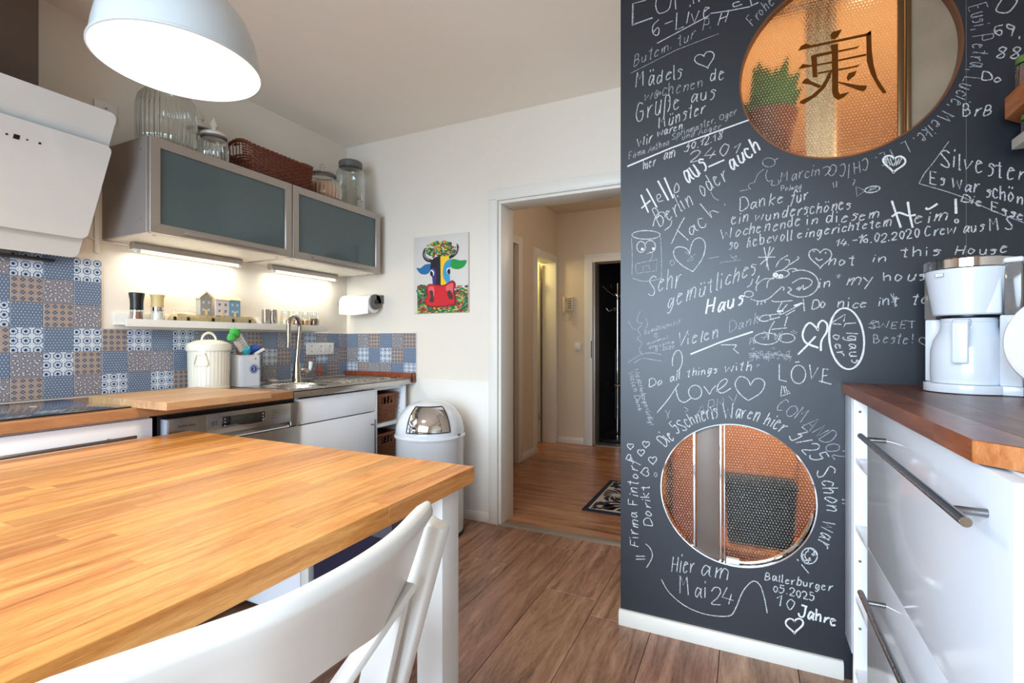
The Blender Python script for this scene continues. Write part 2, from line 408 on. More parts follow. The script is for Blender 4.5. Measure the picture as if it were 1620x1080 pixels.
# hall shell
hl = .69
wl = MB().box(hl-.14, hl, .17, .55, 0, HH).box(hl-.14, hl, .55, 1.42, 2.011, HH).box(hl-.14, hl, 1.42, 1.86, 0, HH).box(hl-.14, hl, 1.86, 2.395, 1.98, HH).box(hl-.14, hl, 2.395, 2.45, 0, HH)
struct('wall_hall_left', wl, 'hallwall')
struct('wall_hall_back', MB().box(-.9, 1.10, 2.45, 2.6, 0, HH).box(1.10, 2.0, 2.45, 2.6, 1.957, HH).box(2.0, 4.2, 2.45, 2.6, 0, HH), 'hallwall')
struct('wall_side_room', MB().box(-.95, -.9, .1, 2.6, 0, HH).box(-.9, .55, .10, .17, 0, HH), 'hallwall')
struct('wall_hall_right', MB().box(3.4, 3.5, 1.4, 2.45, 0, HH), 'hallwall')
struct('baseboard_hall', MB().box(hl, hl+.014, 1.50, 1.785, 0, .07).box(.70, 1.005, 2.436, 2.45, 0, .07), 'trim', bevel=.003)
# hall doors
d2 = struct('door_2', MB().box(hl-.145, hl+.016, .47, .554, 0, 2.075).box(hl-.145, hl+.016, 1.415, 1.50, 0, 2.075).box(hl-.145, hl+.016, .554, 1.415, 2.0, 2.0745), 'trim', bevel=.004)
obj('door_leaf', box(hl-.07, hl-.03, .556, 1.413, .006, 1.998), mat('door_leaf_brown', (150, 122, 104), .45), d2, bevel=.003)
d3 = struct('door_3', MB().box(hl-.145, hl+.016, 1.785, 1.865, 0, 2.045).box(hl-.145, hl+.016, 2.388, 2.445, 0, 2.045).box(hl-.145, hl+.016, 1.865, 2.388, 1.972, 2.0445), 'trim', bevel=.004)
lf = obj('door_leaf', box(hl-.72, hl-.16, 2.335, 2.373, .006, 1.965), 'trim', d3, bevel=.003)
obj('hinge', MB().cyl((hl-.150, 2.33, 1.70), (hl-.150, 2.33, 1.78), .008).cyl((hl-.150, 2.33, .25), (hl-.150, 2.33, .33), .008), 'chrome', d3)
d4 = struct('door_4', MB().box(1.011, 1.10, 2.43, 2.47, 0, 2.045).box(1.10, 2.0, 2.43, 2.47, 1.957, 2.045).box(2.0, 2.09, 2.43, 2.47, 0, 2.045), 'trim', bevel=.004)
obj('steel_jamb', MB().box(1.10, 1.128, 2.44, 2.60, 0, 1.957).box(1.10, 2.0, 2.44, 2.60, -.001, .010), 'alu', d4, bevel=.002)
obj('latch_plate', box(1.088, 1.097, 2.424, 2.43, .94, 1.12), 'handle', d4)
# dark room beyond door_4
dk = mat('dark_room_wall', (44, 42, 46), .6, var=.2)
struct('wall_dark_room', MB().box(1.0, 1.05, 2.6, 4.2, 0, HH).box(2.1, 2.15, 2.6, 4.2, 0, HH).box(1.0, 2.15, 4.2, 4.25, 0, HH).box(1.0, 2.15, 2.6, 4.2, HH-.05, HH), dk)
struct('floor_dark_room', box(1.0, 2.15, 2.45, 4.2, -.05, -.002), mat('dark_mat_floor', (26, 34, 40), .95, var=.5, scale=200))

# chalkboard wall with two round openings
UP = (2.866, 2.03, .311); LO = (2.539, .560, .257); CT = .03
pl = plate([(BX, 0), (XR, 0), (XR, H), (BX, H)], [circ(*UP), circ(*LO)], CT)
pl.xf(at(FACE_Y, 0, CY+CT/2, 0))
cw = struct('wall_chalkboard', pl, 'chalkwall')
struct('wall_bathroom_side', MB().box(BX, BX+.03, CY+CT, 2.45, 0, HH), 'wall')
bw = mat('warm_bathroom_wall', (226, 190, 142), .7, var=.04)
struct('wall_bathroom', MB().box(BX+.03, BX+.05, CY+.1, 1.38, 0, HH).box(3.45, 3.49, CY+.1, 1.38, 0, HH).box(BX+.03, 3.49, 1.35, 1.40, 0, HH)
       .box(BX+.03, 3.49, CY+.1, 1.38, 2.44, HH), bw)
struct('floor_bathroom', box(BX+.03, XR, CY+.06, 1.38, -.03, .004), mat('terracotta_floor', (150, 92, 56), .5, var=.1))
# seam between two boards of the chalk wall
obj('board_seam', box(3.180, 3.1815, CY-.0006, CY, 0.98, H), mat('seam_edge', (92, 92, 94), .6), cw)

def wavy():
    t = NT('pressed_pattern_glass'); t.b.inputs['Base Color'].default_value = (1, .93, .82, 1)
    t.b.inputs['Transmission Weight'].default_value = 1; t.b.inputs['Roughness'].default_value = .10
    t.b.inputs['IOR'].default_value = 1.28
    tc = t.n('ShaderNodeTexCoord'); sp = t.n('ShaderNodeSeparateXYZ'); t.l(tc.outputs['Object'], sp.inputs[0])
    u = t.M('MULTIPLY', sp.outputs[0], 1/.0098); v = t.M('MULTIPLY', sp.outputs[2], 1/.0098)
    u = t.M('ADD', u, t.M('MULTIPLY', t.M('FLOOR', v), .5))
    a = t.M('SUBTRACT', t.M('FRACT', u), .5); b = t.M('SUBTRACT', t.M('FRACT', v), .5)
    r = t.M('SQRT', t.M('ADD', t.M('MULTIPLY', a, a), t.M('MULTIPLY', b, b)))
    h = t.M('MAXIMUM', t.M('SUBTRACT', .40, r), 0)
    t.bump(h, .8, .0022)
    d_ = t.n('ShaderNodeBsdfDiffuse'); d_.inputs[0].default_value = (.9, .82, .7, 1); m_ = t.n('ShaderNodeMixShader')
    t.l(t.M('MULTIPLY', t.M('LESS_THAN', r, .20), .22), m_.inputs[0]); t.l(t.b.outputs[0], m_.inputs[1]); t.l(d_.outputs[0], m_.inputs[2]); t.l(m_.outputs[0], t.out.inputs[0])
    return t.m
MT['wavy'] = wavy()
bronze = mat('bronze_rim', (128, 84, 58), .35, .6)
def ring(cx, cz, r, y, w, d, n=96):
    mb = MB(); prof = [(r, 0), (r, -d), (r-w, -d), (r-w, 0)]
    for i in range(n):
        a = 2*PI*i/n
        for rr, yy in prof: mb.v.append((cx+rr*math.cos(a), y+yy, cz+rr*math.sin(a)))
    for i in range(n):
        j = (i+1) % n
        for k in range(4): l = (k+1) % 4; mb.f.append((i*4+k, j*4+k, j*4+l, i*4+l))
    return mb
# upper round window
w1 = struct('window_1', ring(UP[0], UP[1], UP[2]-.0005, CY+.030, .006, .031), bronze)
obj('pane', box(2.52, 3.055, -.692, -.687, 1.68, 2.37), 'wavy', w1)
obj('steel_panel', box(3.052, 3.20, -.699, -.694, 1.68, 2.37), mat('worn_zinc', (150, 134, 112), .6, .2, var=.30, scale=9), w1)
obj('sash_profile', MB().box(3.020, 3.036, -.708, -.692, 1.68, 2.37).box(3.040, 3.052, -.714, -.692, 1.68, 2.37), mat('dark_brass', (110, 86, 58), .35, .8), w1, bevel=.001)
# lower round window
w2 = struct('window_2', ring(LO[0], LO[1], LO[2]-.0005, CY+.030, .004, .031), 'chrome')
obj('pane', box(2.27, 2.82, -.692, -.687, .29, .83), 'wavy', w2)
obj('steel_panel', box(2.410, 2.488, -.703, -.696, .29, .83), mat('brown_steel', (112, 98, 88), .5, .3, var=.25), w2, bevel=.0008)
obj('sash_profile', MB().box(2.398, 2.407, -.712, -.692, .29, .83), 'chrome', w2, bevel=.001)
obj('sash_profile', MB().box(2.490, 2.498, -.712, -.692, .29, .83), 'chrome', w2, bevel=.001)
obj('sash_profile', MB().box(2.504, 2.509, -.712, -.692, .29, .83), 'chrome', w2, bevel=.001)
# lower guide rail following the circle, lower right
gr = MB(); n = 40
pts = []
for i in range(n+1):
    a = math.radians(-86+i*78/n); pts.append((LO[0]+.2455*math.cos(a), -.712, LO[1]+.2455*math.sin(a)))
gr.tube(pts, .0055, 8)
obj('guide_rail', gr, 'chrome', w2)
obj('rail_end_block', box(2.512, 2.556, -.722, -.70, .308, .326), 'plastic', w2, bevel=.002)

# character painted on the upper pane (brown), traced as flat brush shapes on the pane
kj = []
for P in [[(498,232),(520,205),(622,178),(580,255),(545,285),(505,280)],
          [(150,408),(185,355),(235,328),(290,348),(880,222),(932,190),(935,240),(300,372)],
          [(880,235),(932,190),(940,400),(960,560),(1000,700),(1100,855),(1060,865),(1010,800),(930,660),(885,520)],
          [(500,345),(580,330),(582,840),(600,870),(705,845),(640,905),(580,932),(535,905),(515,850),(512,410),(500,370)],
          [(290,460),(350,440),(515,408),(515,438),(352,475),(358,692),(308,690)],
          [(582,402),(740,372),(815,352),(780,382),(582,425)],
          [(152,605),(200,548),(300,560),(515,520),(515,540),(300,575)],
          [(582,500),(880,437),(880,460),(582,520)],
          [(362,640),(515,608),(515,628),(362,658)],
          [(582,600),(740,572),(822,550),(785,580),(582,622)],
          [(670,695),(690,645),(780,620),(755,675),(685,730)],
          [(582,735),(800,775),(888,778),(880,815),(850,842),(800,830),(582,750)],
          [(190,755),(215,715),(250,698),(300,735),(405,778),(375,808),(290,770)],
          [(478,640),(515,625),(500,690),(440,800),(350,890),(215,978),(165,965),(180,940),(300,880),(390,800),(440,720)]]:
    kj.append([on_y(1240+a/6.75, 20+b/6.75, -.6935) for a, b in P])
mb = MB()
for P in kj: mb.add([tuple(p) for p in P], [tuple(range(len(P)))])
ksm = mat('brown_lettering', (92, 50, 8), .8, spec=.1); obj('painted_character', mb, ksm, w1)

# things seen dimly through the panes
t_ = thing('storage_crate', 'dark teal crate blurred behind the lower round window', 'crate', (2.63, -.42, .004))
te = mat('teal_plastic', (6, 26, 36), .8, spec=.1)
obj('body', MB().prism_xz([(2.51, .30), (2.745, .30), (2.755, .535), (2.50, .535)], -.50, -.34), te, t_, bevel=.012, seg=3)
obj('rim', MB().box(2.495, 2.76, -.505, -.335, .535, .548), te, t_, bevel=.004)
t_ = thing('crate_stool', 'pale wooden stool carrying the teal crate behind the lower round window', 'stool', (2.63, -.42, .004))
obj('seat', box(2.47, 2.79, -.53, -.31, .275, .298), 'shelfwood', t_, bevel=.004)
for x in (2.50, 2.76):
    for y in (-.51, -.33): obj('leg', box(x-.015, x+.015, y-.015, y+.015, .004, .275), 'board', t_, bevel=.002)
t_ = thing('bathroom_cabinet', 'warm brown cabinet blurred behind the lower round window', 'cabinet', (2.7, .1, 0))
wb_ = mat('warm_brown', (176, 116, 58), .6)
obj('body', box(2.22, 3.40, .10, .50, .004, .86), wb_, t_, bevel=.004)
obj('door', box(2.23, 2.80, .085, .10, .03, .85), wb_, t_, bevel=.003); obj('door', box(2.81, 3.39, .085, .10, .03, .85), wb_, t_, bevel=.003)
t_ = thing('bracket_shelf', 'narrow wooden shelf behind the upper round window, lower left', 'shelf', (2.6, -.45, 1.80))
obj('board', box(2.19, 2.78, -.56, -.36, 1.80, 1.825), 'shelfwood', t_, bevel=.002)
t_ = thing('house_plant', 'green leafy plant in a brown pot blurred behind the upper round window, left side', 'plant', (2.66, -.45, 1.8255))
obj('pot', MB().lathe([(0, 0), (.07, 0), (.105, .17), (.11, .185), (.095, .185), (.09, .15), (0, .15)], (2.655, -.455, 1.8255)), mat('brown_pot', (120, 72, 44), .6), t_)
random.seed(5)
for i in range(46):
    a = random.random()*2*PI; e = random.uniform(.25, 1.35); L = random.uniform(.12, .30); c = Vector((2.655, -.455, 1.98))
    d = Vector((math.cos(a)*math.cos(e)*.55, math.sin(a)*math.cos(e)*.35, math.sin(e))); tip = c+d*L; s = d.cross(Vector((0, 1, 0))).normalized()*.032
    m_ = c+d*L*.6
    obj('leaf', MB().add([c, m_+s, tip, m_-s], [(0, 1, 2, 3)]), 'leafgreen', t_)
t_ = thing('shower_curtain', 'cream curtain seen as a bright stripe behind the upper round window', 'curtain', (2.86, -.40, 1.5))
mb = MB()
for i in range(13):
    x = 2.79+.10*i/12; y = -.42+.012*math.sin(i*1.6)
    mb.v += [(x, y, 1.45), (x, y, 2.43)]
for i in range(12): mb.f.append((2*i, 2*i+2, 2*i+3, 2*i+1))
o = obj('cloth', mb, mat('cream_cloth', (240, 222, 186), .9), t_); md = o.modifiers.new('s', 'SOLIDIFY'); md.thickness = .004
obj('rail', MB().tube([(2.2, -.42, 2.432), (3.44, -.42, 2.432)], .008, 10), 'chrome', t_)

# =================================================================== LEFT WALL TILES
def tmesh(kind, w_=.0986, h_=.0986):
    mb = MB().box(-w_/2, w_/2, -h_/2, h_/2, -.006, 0)
    return mb.mesh('tile_'+kind, 't_'+kind, bevel=.0008, seg=1)
TM = {k: tmesh(k) for k in ('rosette', 'dots', 'flowers', 'rings')}
K = {'A': 'rosette', 'B': 'dots', 'C': 'flowers', 'D': 'rings'}
z0 = .9693; a0 = .0862
gl = D.objects['wall_left']; gb = D.objects['wall_back']
g = obj('grout_bed', MB().box(0, .0035, -2.6, 0, .86, 1.169).box(0, .0035, -2.6, -(a0+1.3999), 1.169, 1.4695), 'grout', gl)
obj('grout_bed', MB().box(.003, .611, -.0035, 0, .86, 1.169), 'grout', gb)
def tile(par, ch, y, z, sy=1, sz=1, back=False):
    o = D.objects.new('tile', TM[K[ch]]); C.objects.link(o); o.parent = par
    if back: o.location = (y, -.0085, z); o.rotation_euler = (PI/2, 0, 0)
    else: o.location = (.0085, y, z); o.rotation_euler = (PI/2, 0, PI/2)
    o.scale = (sy, sz, 1)
low = {13: 'CBA', 12: 'ADB', 11: 'BDA', 10: 'ABC', 9: 'DDB', 8: 'BCA', 7: 'DAC', 6: 'CBD', 5: 'BAD', 4: 'DCB', 3: 'CBA', 2: 'ACD', 1: 'DAB', 0: 'BDC', -1: 'DCB'}
tall = {14: 'ABDACD', 15: 'BDCBAB', 16: 'ACBADC', 17: 'DBACBD', 18: 'BCDBDA', 19: 'CADCAB', 20: 'ADBACD', 21: 'BCADBC', 22: 'DBCABA', 23: 'CADBCD'}
random.seed(1)
for k, s3 in low.items():
    yc = -(a0+k*.1+.05); sy = 1
    if k == -1: yc = -.0435; sy = .855
    for r, ch in zip((1, 0), s3): tile(gl, ch, yc, z0+r*.1+.05, sy)
    tile(gl, s3[2], yc, z0-.045, sy, .9)
for k, s6 in tall.items():
    yc = -(a0+k*.1+.05)
    for i, ch in enumerate(s6[:5]): tile(gl, ch, yc, z0+(4-i)*.1+.05)
    tile(gl, s6[5], yc, z0-.045, 1, .9)
for j, s3 in enumerate(['BDA', 'DAC', 'CBD', 'BAD', 'DCB', 'CBA']):
    xc = .0565 if j == 0 else .106+(j-1)*.1+.05
    for r, ch in zip((1, 0), s3): tile(gb, ch, xc, z0+r*.1+.05, .97 if j == 0 else 1, 1, True)
    tile(gb, s3[2], xc, z0-.032, .97 if j == 0 else 1, .64, True)

# =================================================================== LEFT KITCHEN RUN
ZT = .873; ZB = .836; FX = .598
# wood worktop with the hob set in it
t_ = thing('wooden_worktop', 'oak worktop running along the tiled left wall under the black hob', 'worktop', (.3, -1.8, ZB))
random.seed(9)
for i, xa in enumerate([.010+.0588*k for k in range(10)]):
    y = -2.75-random.random()*.5
    while y < -.97:
        L = random.uniform(.5, .9); L = L if y+L < -1.05 else 9; c, d = max(y, -2.75), min(y+L, -.971)
        if d-c > .03: obj('stave', box(xa, xa+.0586, c, d-.0003, ZB, ZT), 'worktop', t_, loc=(xa, (c+d)/2, ZB), bevel=.0008 if i < 9 else .003, seg=1)
        y += L
# hob
t_ = thing('induction_hob', 'black glass hob on the oak worktop, at the left edge of the photo', 'hob', (.33, -2.05, ZT))
obj('glass_top', box(.075, .565, -2.46, -1.652, ZT, ZT+.006), 'black_glass', t_, bevel=.002)
zn = mat('hob_print', (150, 150, 152), .4)
for (cx, cy, r) in ((.20, -1.86, .085), (.44, -1.86, .105), (.20, -2.24, .105), (.44, -2.24, .085)):
    mb = MB(); 
    for q in range(4):
        a = PI/4+q*PI/2; mb.bar((cx+r*math.cos(a)*.75, cy+r*math.sin(a)*.75, ZT+.0061), (cx+r*math.cos(a), cy+r*math.sin(a), ZT+.0061), .0025, .0004)
    obj('zone_mark', mb, zn, t_)
# steel sink top
ol = [(.008, -.970), (FX, -.970), (FX, -.004), (.008, -.004)]
sk = plate(ol, [circ(.37, -.765, .165, 48)], .006); sk.xf(at(Matrix.Identity(4), 0, 0, ZT-.003))
t_ = thing('steel_sink', 'stainless steel sink worktop with round basin and ribbed drainer', 'sink', (.3, -.5, ZB))
obj('deck', sk, 'steel', t_)
obj('front_apron', box(FX-.004, FX, -.970, -.004, ZB, ZT-.001), 'steel', t_, bevel=.001)
obj('basin', MB().lathe([(.1745, .0015), (.171, .003), (.165, 0), (.162, -.012), (.158, -.12), (.14, -.145), (.03, -.15), (.028, -.152), (0, -.152)], (.37, -.765, ZT), 64), 'steel', t_, sharp=50)
obj('drain', MB().lathe([(0, .003), (.024, .003), (.026, 0)], (.37, -.765, ZT-.150), 24), 'chrome', t_)
for i in range(9):
    y = -.53+i*.05
    obj('drainer_rib', MB().tube([(.12, y, ZT-.001), (.15, y, ZT+.002), (.47, y, ZT+.002), (.50, y, ZT-.001)], .006, 8), 'steel', t_)
obj('rim_bead', MB().tube([(.05, -.9665, ZT+.0005), (.56, -.9665, ZT+.0005), (.56, -.03, ZT+.0005), (.05, -.03, ZT+.0005)], .003, 6, closed=True), 'steel', t_)
tag(obj('corner_shim', MB().box(.20, .52, -.22, -.19, ZT+.004, ZT+.012), 'steel'), 'thin steel strainer bar lying on the ribbed drainer', 'strainer')
# wood upstand on the back wall
obj('upstand_strip', MB().box(.012, .592, -.034, -.0125, ZT+.001, .906).box(FX+.001, .607, -.034, -.0005, .843, .906), 'walnutedge', gb, bevel=.002)
gb.children[-1]['label'] = 'reddish wooden strip along the foot of the back wall tiles'
# tap
t_ = thing('kitchen_tap', 'brushed nickel gooseneck tap standing behind the sink basin', 'tap', (.165, -.60, ZT))
tx, ty = .175, -.585
obj('base', MB().lathe([(0, 0), (.030, 0), (.030, .006), (.026, .012), (.023, .05), (.020, .09), (.017, .115), (.013, .13), (.012, .14), (0, .14)], (tx, ty, ZT+.0005)), 'nickel', t_)
pts = [(tx, ty, ZT+.13), (tx, ty+.020, ZT+.325)]
for i in range(1, 13):
    a = PI*i/12; pts.append((tx+.030*(1-math.cos(a)), ty+.020-.065*(1-math.cos(a)), ZT+.325+.062*math.sin(a)))
pts.append((tx+.062, ty-.112, ZT+.235))
obj('spout', MB().tube(pts, .0125, 16), 'nickel', t_)
obj('aerator', MB().cyl((tx+.062, ty-.112, ZT+.240), (tx+.063, ty-.114, ZT+.205), .0115, .0125), 'handle', t_)
obj('valve_body', MB().tube([(tx, ty, ZT+.055), (tx+.01, ty+.04, ZT+.058), (tx+.014, ty+.07, ZT+.060)], [.018, .024, .014], 16), 'nickel', t_)
obj('lever', MB().tube([(tx+.014, ty+.068, ZT+.05), (tx+.016, ty+.082, ZT+.075)], [.008, .006], 10), 'handle', t_)
obj('lever_grip', MB().tube([(tx+.016, ty+.080, ZT+.062), (tx+.016, ty+.084, ZT+.085), (tx+.016, ty+.088, ZT+.118)], [.007, .011, .012], 12), 'plastic', t_)
# bar of white soap and little wooden rack
tag(obj('soap_bar', box(.02, .07, -.665, -.63, ZT+.001, ZT+.016), 'plastic', bevel=.006, seg=3), 'small white soap bar on the sink top against the tiles, left of the tap', 'soap')
t_ = thing('wooden_brush_stand', 'small brown wooden brush stand on the sink top below the socket', 'stand', (.06, -.29, ZT))
bw2 = mat('brown_wood', (146, 84, 54), .6, var=.2, scale=40)
obj('block', MB().lathe([(0, .035), (.030, .035), (.032, .042), (.020, .052), (.018, .075), (.012, .088), (0, .09)], (.065, -.31, ZT+.001), 16), bw2, t_)
for a in range(4): obj('leg', MB().bar((.065+.02*math.cos(a*1.57+.8), -.31+.02*math.sin(a*1.57+.8), ZT+.04), (.065+.032*math.cos(a*1.57+.8), -.31+.032*math.sin(a*1.57+.8), ZT+.002), .007, .007), bw2, t_)

# cutting board overhanging the worktop
t_ = thing('cutting_board', 'thick wooden cutting board overhanging the worktop above the dishwasher', 'board', (.5, -1.4, ZT))
n = 9; xa = .275; wd = (.775-xa)/n; 
for i in range(n):
    obj('stave', box(xa+i*wd, xa+(i+1)*wd-.0003, -1.652, -1.235, ZT+.0005, .902), 'board', t_, loc=(xa+i*wd, -1.4, ZT), bevel=.0008 if i < n-1 else .002, seg=1)

# canister
def canister():
    t = thing('enamel_canister', 'cream ribbed canister with lid, standing against the tiles left of the white utensil pot', 'canister', (.17, -1.098, ZT))
    c = (.150, -1.098, ZT)
    obj('body', MB().lathe([(0, 0), (.090, 0), (.092, .004), (.092, .012), (.089, .016), (.089, .024), (.0885, .03), (.0915, .165), (.0935, .178), (.092, .19), (0, .19)], c, 160, .010, 34, lambda z: .028 < z < .17), 'cream', t)
    ld = obj('lid', MB().lathe([(.0985, .172), (.0995, .180), (.0985, .196), (.094, .203), (.06, .216), (.02, .221), (0, .221)], c, 64), 'cream', t)
    pts = [(c[0]+.0, c[1]+.036*math.cos(a), c[2]+.216+.034*math.sin(a)) for a in [PI*i/12 for i in range(13)]]
    obj('lid_handle', MB().tube(pts, .0055, 10), 'cream', ld)
    x = c[0]+.065; y = c[1]-.066
    def P(a, z): return (c[0]+.097*math.cos(a), c[1]+.097*math.sin(a), c[2]+z)
    obj('side_handle', MB().tube([P(-1.15, .155), P(-.72, .155), P(-.70, .145), P(-.60, .115), P(-.66, .108), P(-1.22, .108), P(-1.28, .115), P(-1.17, .145)], .0022, 8, closed=True), 'cream', t)
    obj('rivet', MB().cyl(P(-.78, .158), (c[0]+.103*math.cos(-.78), c[1]+.103*math.sin(-.78), c[2]+.158), .004), 'handle', t)
canister()
for o in [o for o in C.objects if o.parent and o.parent.name == 'enamel_canister' or (o.parent and o.parent.parent and o.parent.parent.name == 'enamel_canister')]:
    o.data.transform(Matrix.Diagonal((1, 1, 1.13, 1)))

# utensil pot
t_ = thing('utensil_pot', 'white squarish utensil pot with a blue emblem, beside the canister', 'pot', (.14, -.905, ZT))
cx, cy = .13, -.895
def rr(cx, cy, hx, hy, r, n=6):
    P = []
    for sx, sy, a in ((1, 1, 0), (-1, 1, 90), (-1, -1, 180), (1, -1, 270)):
        for i in range(n+1):
            b = math.radians(a+90*i/n); P.append((cx+sx*(hx-r)+r*math.cos(b), cy+sy*(hy-r)+r*math.sin(b)))
    return P
white_tin = mat('white_tin', (214, 222, 232), .28, var=.01, coat=.3)
o_ = rr(cx, cy, .060, .070, .030); i_ = rr(cx, cy, .056, .066, .027); n = len(o_)
mb = MB()
for (P, z) in ((o_, ZT+.0008), (o_, ZT+.165), (i_, ZT+.165), (i_, ZT+.01)): mb.v += [(x, y, z) for x, y in P]
for L in range(3):
    for i in range(n): j = (i+1) % n; mb.f.append((L*n+i, L*n+j, (L+1)*n+j, (L+1)*n+i))
mb.f.append(tuple(range(n))[::-1]); mb.f.append(tuple(3*n+i for i in range(n)))
obj('shell', mb, white_tin, t_)
obj('rim', MB().tube([(x, y, ZT+.165) for x, y in rr(cx, cy, .059, .069, .029)], .0028, 8, closed=True), white_tin, t_)
blue = mat('blue_print', (40, 72, 132), .5)
M_ = at(FACE_X, cx+.0606, cy+.016, ZT+.092)
mb = MB()
for a in range(16):
    b = 2*PI*a/16; c = 2*PI*(a+.55)/16
    mb.add([M_ @ Vector((r*math.cos(q), r*math.sin(q), 0.0002)) for r, q in ((.018, b), (.026, b), (.026, c), (.018, c))], [(0, 1, 2, 3)])
for a in range(24):
    b = 2*PI*a/24; c = 2*PI*(a+1)/24
    mb.add([M_ @ Vector((r*math.cos(q), r*math.sin(q), 0.0002)) for r, q in ((.0, b), (.017, b), (.017, c))], [(0, 1, 2)])
obj('emblem', mb, blue, t_)
obj('emblem_numeral', text_mb('2', .026, at(FACE_X, cx+.0610, cy+.016, ZT+.092)), 'plastic', t_)
obj('lettering', text_mb('in', .020, at(FACE_X, cx+.0608, cy+.050, ZT+.094)), blue, t_)
obj('paper_label', box(cx+.0602, cx+.0608, cy-.005, cy+.045, ZT+.132, ZT+.160), 'plastic', t_)
obj('label_mark', text_mb('- 0', .018, at(FACE_X, cx+.0610, cy+.020, ZT+.146)), 'handle', t_)
# tools standing in the pot
t_ = thing('dish_brush', 'green topped dish brush with a white and turquoise label, leaning in the pot', 'brush', (.13, -.93, ZT+.02))
obj('head', MB().lathe([(0, -.028), (.02, -.02), (.027, 0), (.022, .018), (0, .026)], (.205, -.998, ZT+.285), 20).lathe([(0, -.024), (.02, -.015), (.022, 0), (.016, .016), (0, .02)], (.212, -1.020, ZT+.262), 20), mat('green_bristles', (62, 158, 66), .8, bump=.6, bscale=150), t_)
obj('label_card', MB().bar((.200, -.990, ZT+.272), (.180, -.930, ZT+.200), .056, .014, (1, 0, 0)), 'plastic', t_, bevel=.004)
mb = MB()
for k in range(5):
    y0_ = -1.003+.011*k; z0_ = ZT+.257-.012*k
    mb.bar((.2115-.0045*k, y0_+.012, z0_-.004), (.2115-.0045*k, y0_+.030, z0_+.010), .0018, .0004, (1, 0, 0))
obj('label_lines', mb, 'black', t_)
obj('label_foot', MB().tube([(.182, -.925, ZT+.205), (.172, -.910, ZT+.180)], [.024, .020], 16), mat('turquoise', (48, 170, 186), .4), t_, bevel=.002)
obj('shaft', MB().tube([(.178, -.915, ZT+.19), (.165, -.905, ZT+.02)], .005, 8), 'plastic', t_)
t_ = thing('wooden_brush', 'pale wooden brush with oval head standing in the pot', 'brush', (.12, -.9, ZT+.02))
obj('head', MB().tube([(.105, -.898, ZT+.165), (.105, -.902, ZT+.185), (.105, -.908, ZT+.215), (.105, -.914, ZT+.232)], [.012, .018, .015, .004], 14), mat('pale_wood', (196, 156, 110), .6, var=.15, scale=30), t_)
obj('shaft', MB().tube([(.105, -.898, ZT+.17), (.100, -.905, ZT+.02)], .006, 8), 'board', t_)
t_ = thing('blue_scrubber', 'bright blue scrubbing brush head standing in the pot', 'brush', (.12, -.86, ZT+.02))
obj('head', MB().lathe([(0, -.018), (.028, -.014), (.036, 0), (.030, .012), (0, .022)], (0, 0, 0), 24).xf(Matrix.Translation((.120, -.832, ZT+.198)) @ Matrix.Rotation(.5, 4, 'X')), mat('blue_bristles', (22, 78, 168), .8, bump=.6, bscale=150), t_)
obj('shaft', MB().tube([(.12, -.842, ZT+.185), (.112, -.852, ZT+.02)], .005, 8), blue, t_)
t_ = thing('white_spatula', 'white plastic spatula leaning out to the right of the pot', 'spatula', (.12, -.84, ZT+.02))
obj('blade', MB().bar((.160, -.850, ZT+.172), (.178, -.806, ZT+.200), .004, .014), 'plastic', t_, bevel=.0015)
obj('shaft', MB().tube([(.160, -.851, ZT+.173), (.15, -.87, ZT+.02)], .004, 8), 'plastic', t_)

# triple socket
def sockets(t, y0, y1, z0, z1, n, x=.0088):
    obj('plate', box(x, x+.012, y0, y1, z0, z1), 'plastic', t, bevel=.002)
    for k in range(n):
        yc = y0+(k+.5)*(y1-y0)/n; zc = (z0+z1)/2; M_ = at(FACE_X, x+.012, yc, zc)
        obj('outlet', MB().lathe([(.026, .0005), (.026, .002), (.022, .002), (.020, -.004), (0, -.004)], (0, 0, 0), 32).xf(M_), 'plastic', t)
        mb = MB().cyl((-.0095, 0, -.003), (-.0095, 0, -.001), .003, n=10).cyl((.0095, 0, -.003), (.0095, 0, -.001), .003, n=10).box(-.003, .003, .014, .020, -.003, .002).box(-.003, .003, -.020, -.014, -.003, .002)
        obj('contacts', mb.xf(M_), 'handle', t)
t_ = thing('triple_socket', 'white triple power socket on the tiles right of the tap', 'socket', (.01, -.255, 1.065)); sockets(t_, -.372, -.142, 1.026, 1.104, 3)
t_ = thing('single_socket', 'white power socket high on the wall behind the hood glass', 'socket', (.0, -1.47, 2.14)); sockets(t_, -1.515, -1.43, 2.085, 2.172, 1, .0005)

# ---------------- base cabinets
CF = .580
def bar_handle(par, p0, p1, off, axis, r=.006, name='handle'):
    p0 = Vector(p0); p1 = Vector(p1); d = (p1-p0).normalized()
    h = obj(name, MB().tube([p0-d*.0, p1], r, 16), 'handle', par)
    for q in (p0+(p1-p0)*.09, p0+(p1-p0)*.91): obj('post', MB().tube([q, q-Vector(off)], r*.75, 12), 'handle', h)
    return h
t_ = thing('drawer_cabinet', 'white drawer cabinet under the hob at the left edge of the photo', 'cabinet', (.3, -2.1, 0))
obj('carcass', box(.02, .560, -2.60, -1.590, .10, ZB-.002), 'white', t_)
obj('plinth', box(.05, .53, -2.60, -1.590, 0, .10), 'white', t_)
for z_a, z_b in ((.660, .828), (.385, .656), (.105, .381)):
    dr = obj('drawer', box(.562, CF, -2.598, -1.590, z_a, z_b), 'white', t_, bevel=.0015)
    bar_handle(dr, (CF+.032, -2.45, z_b-.056), (CF+.032, -1.66, z_b-.056), (.034, 0, 0), 'y')
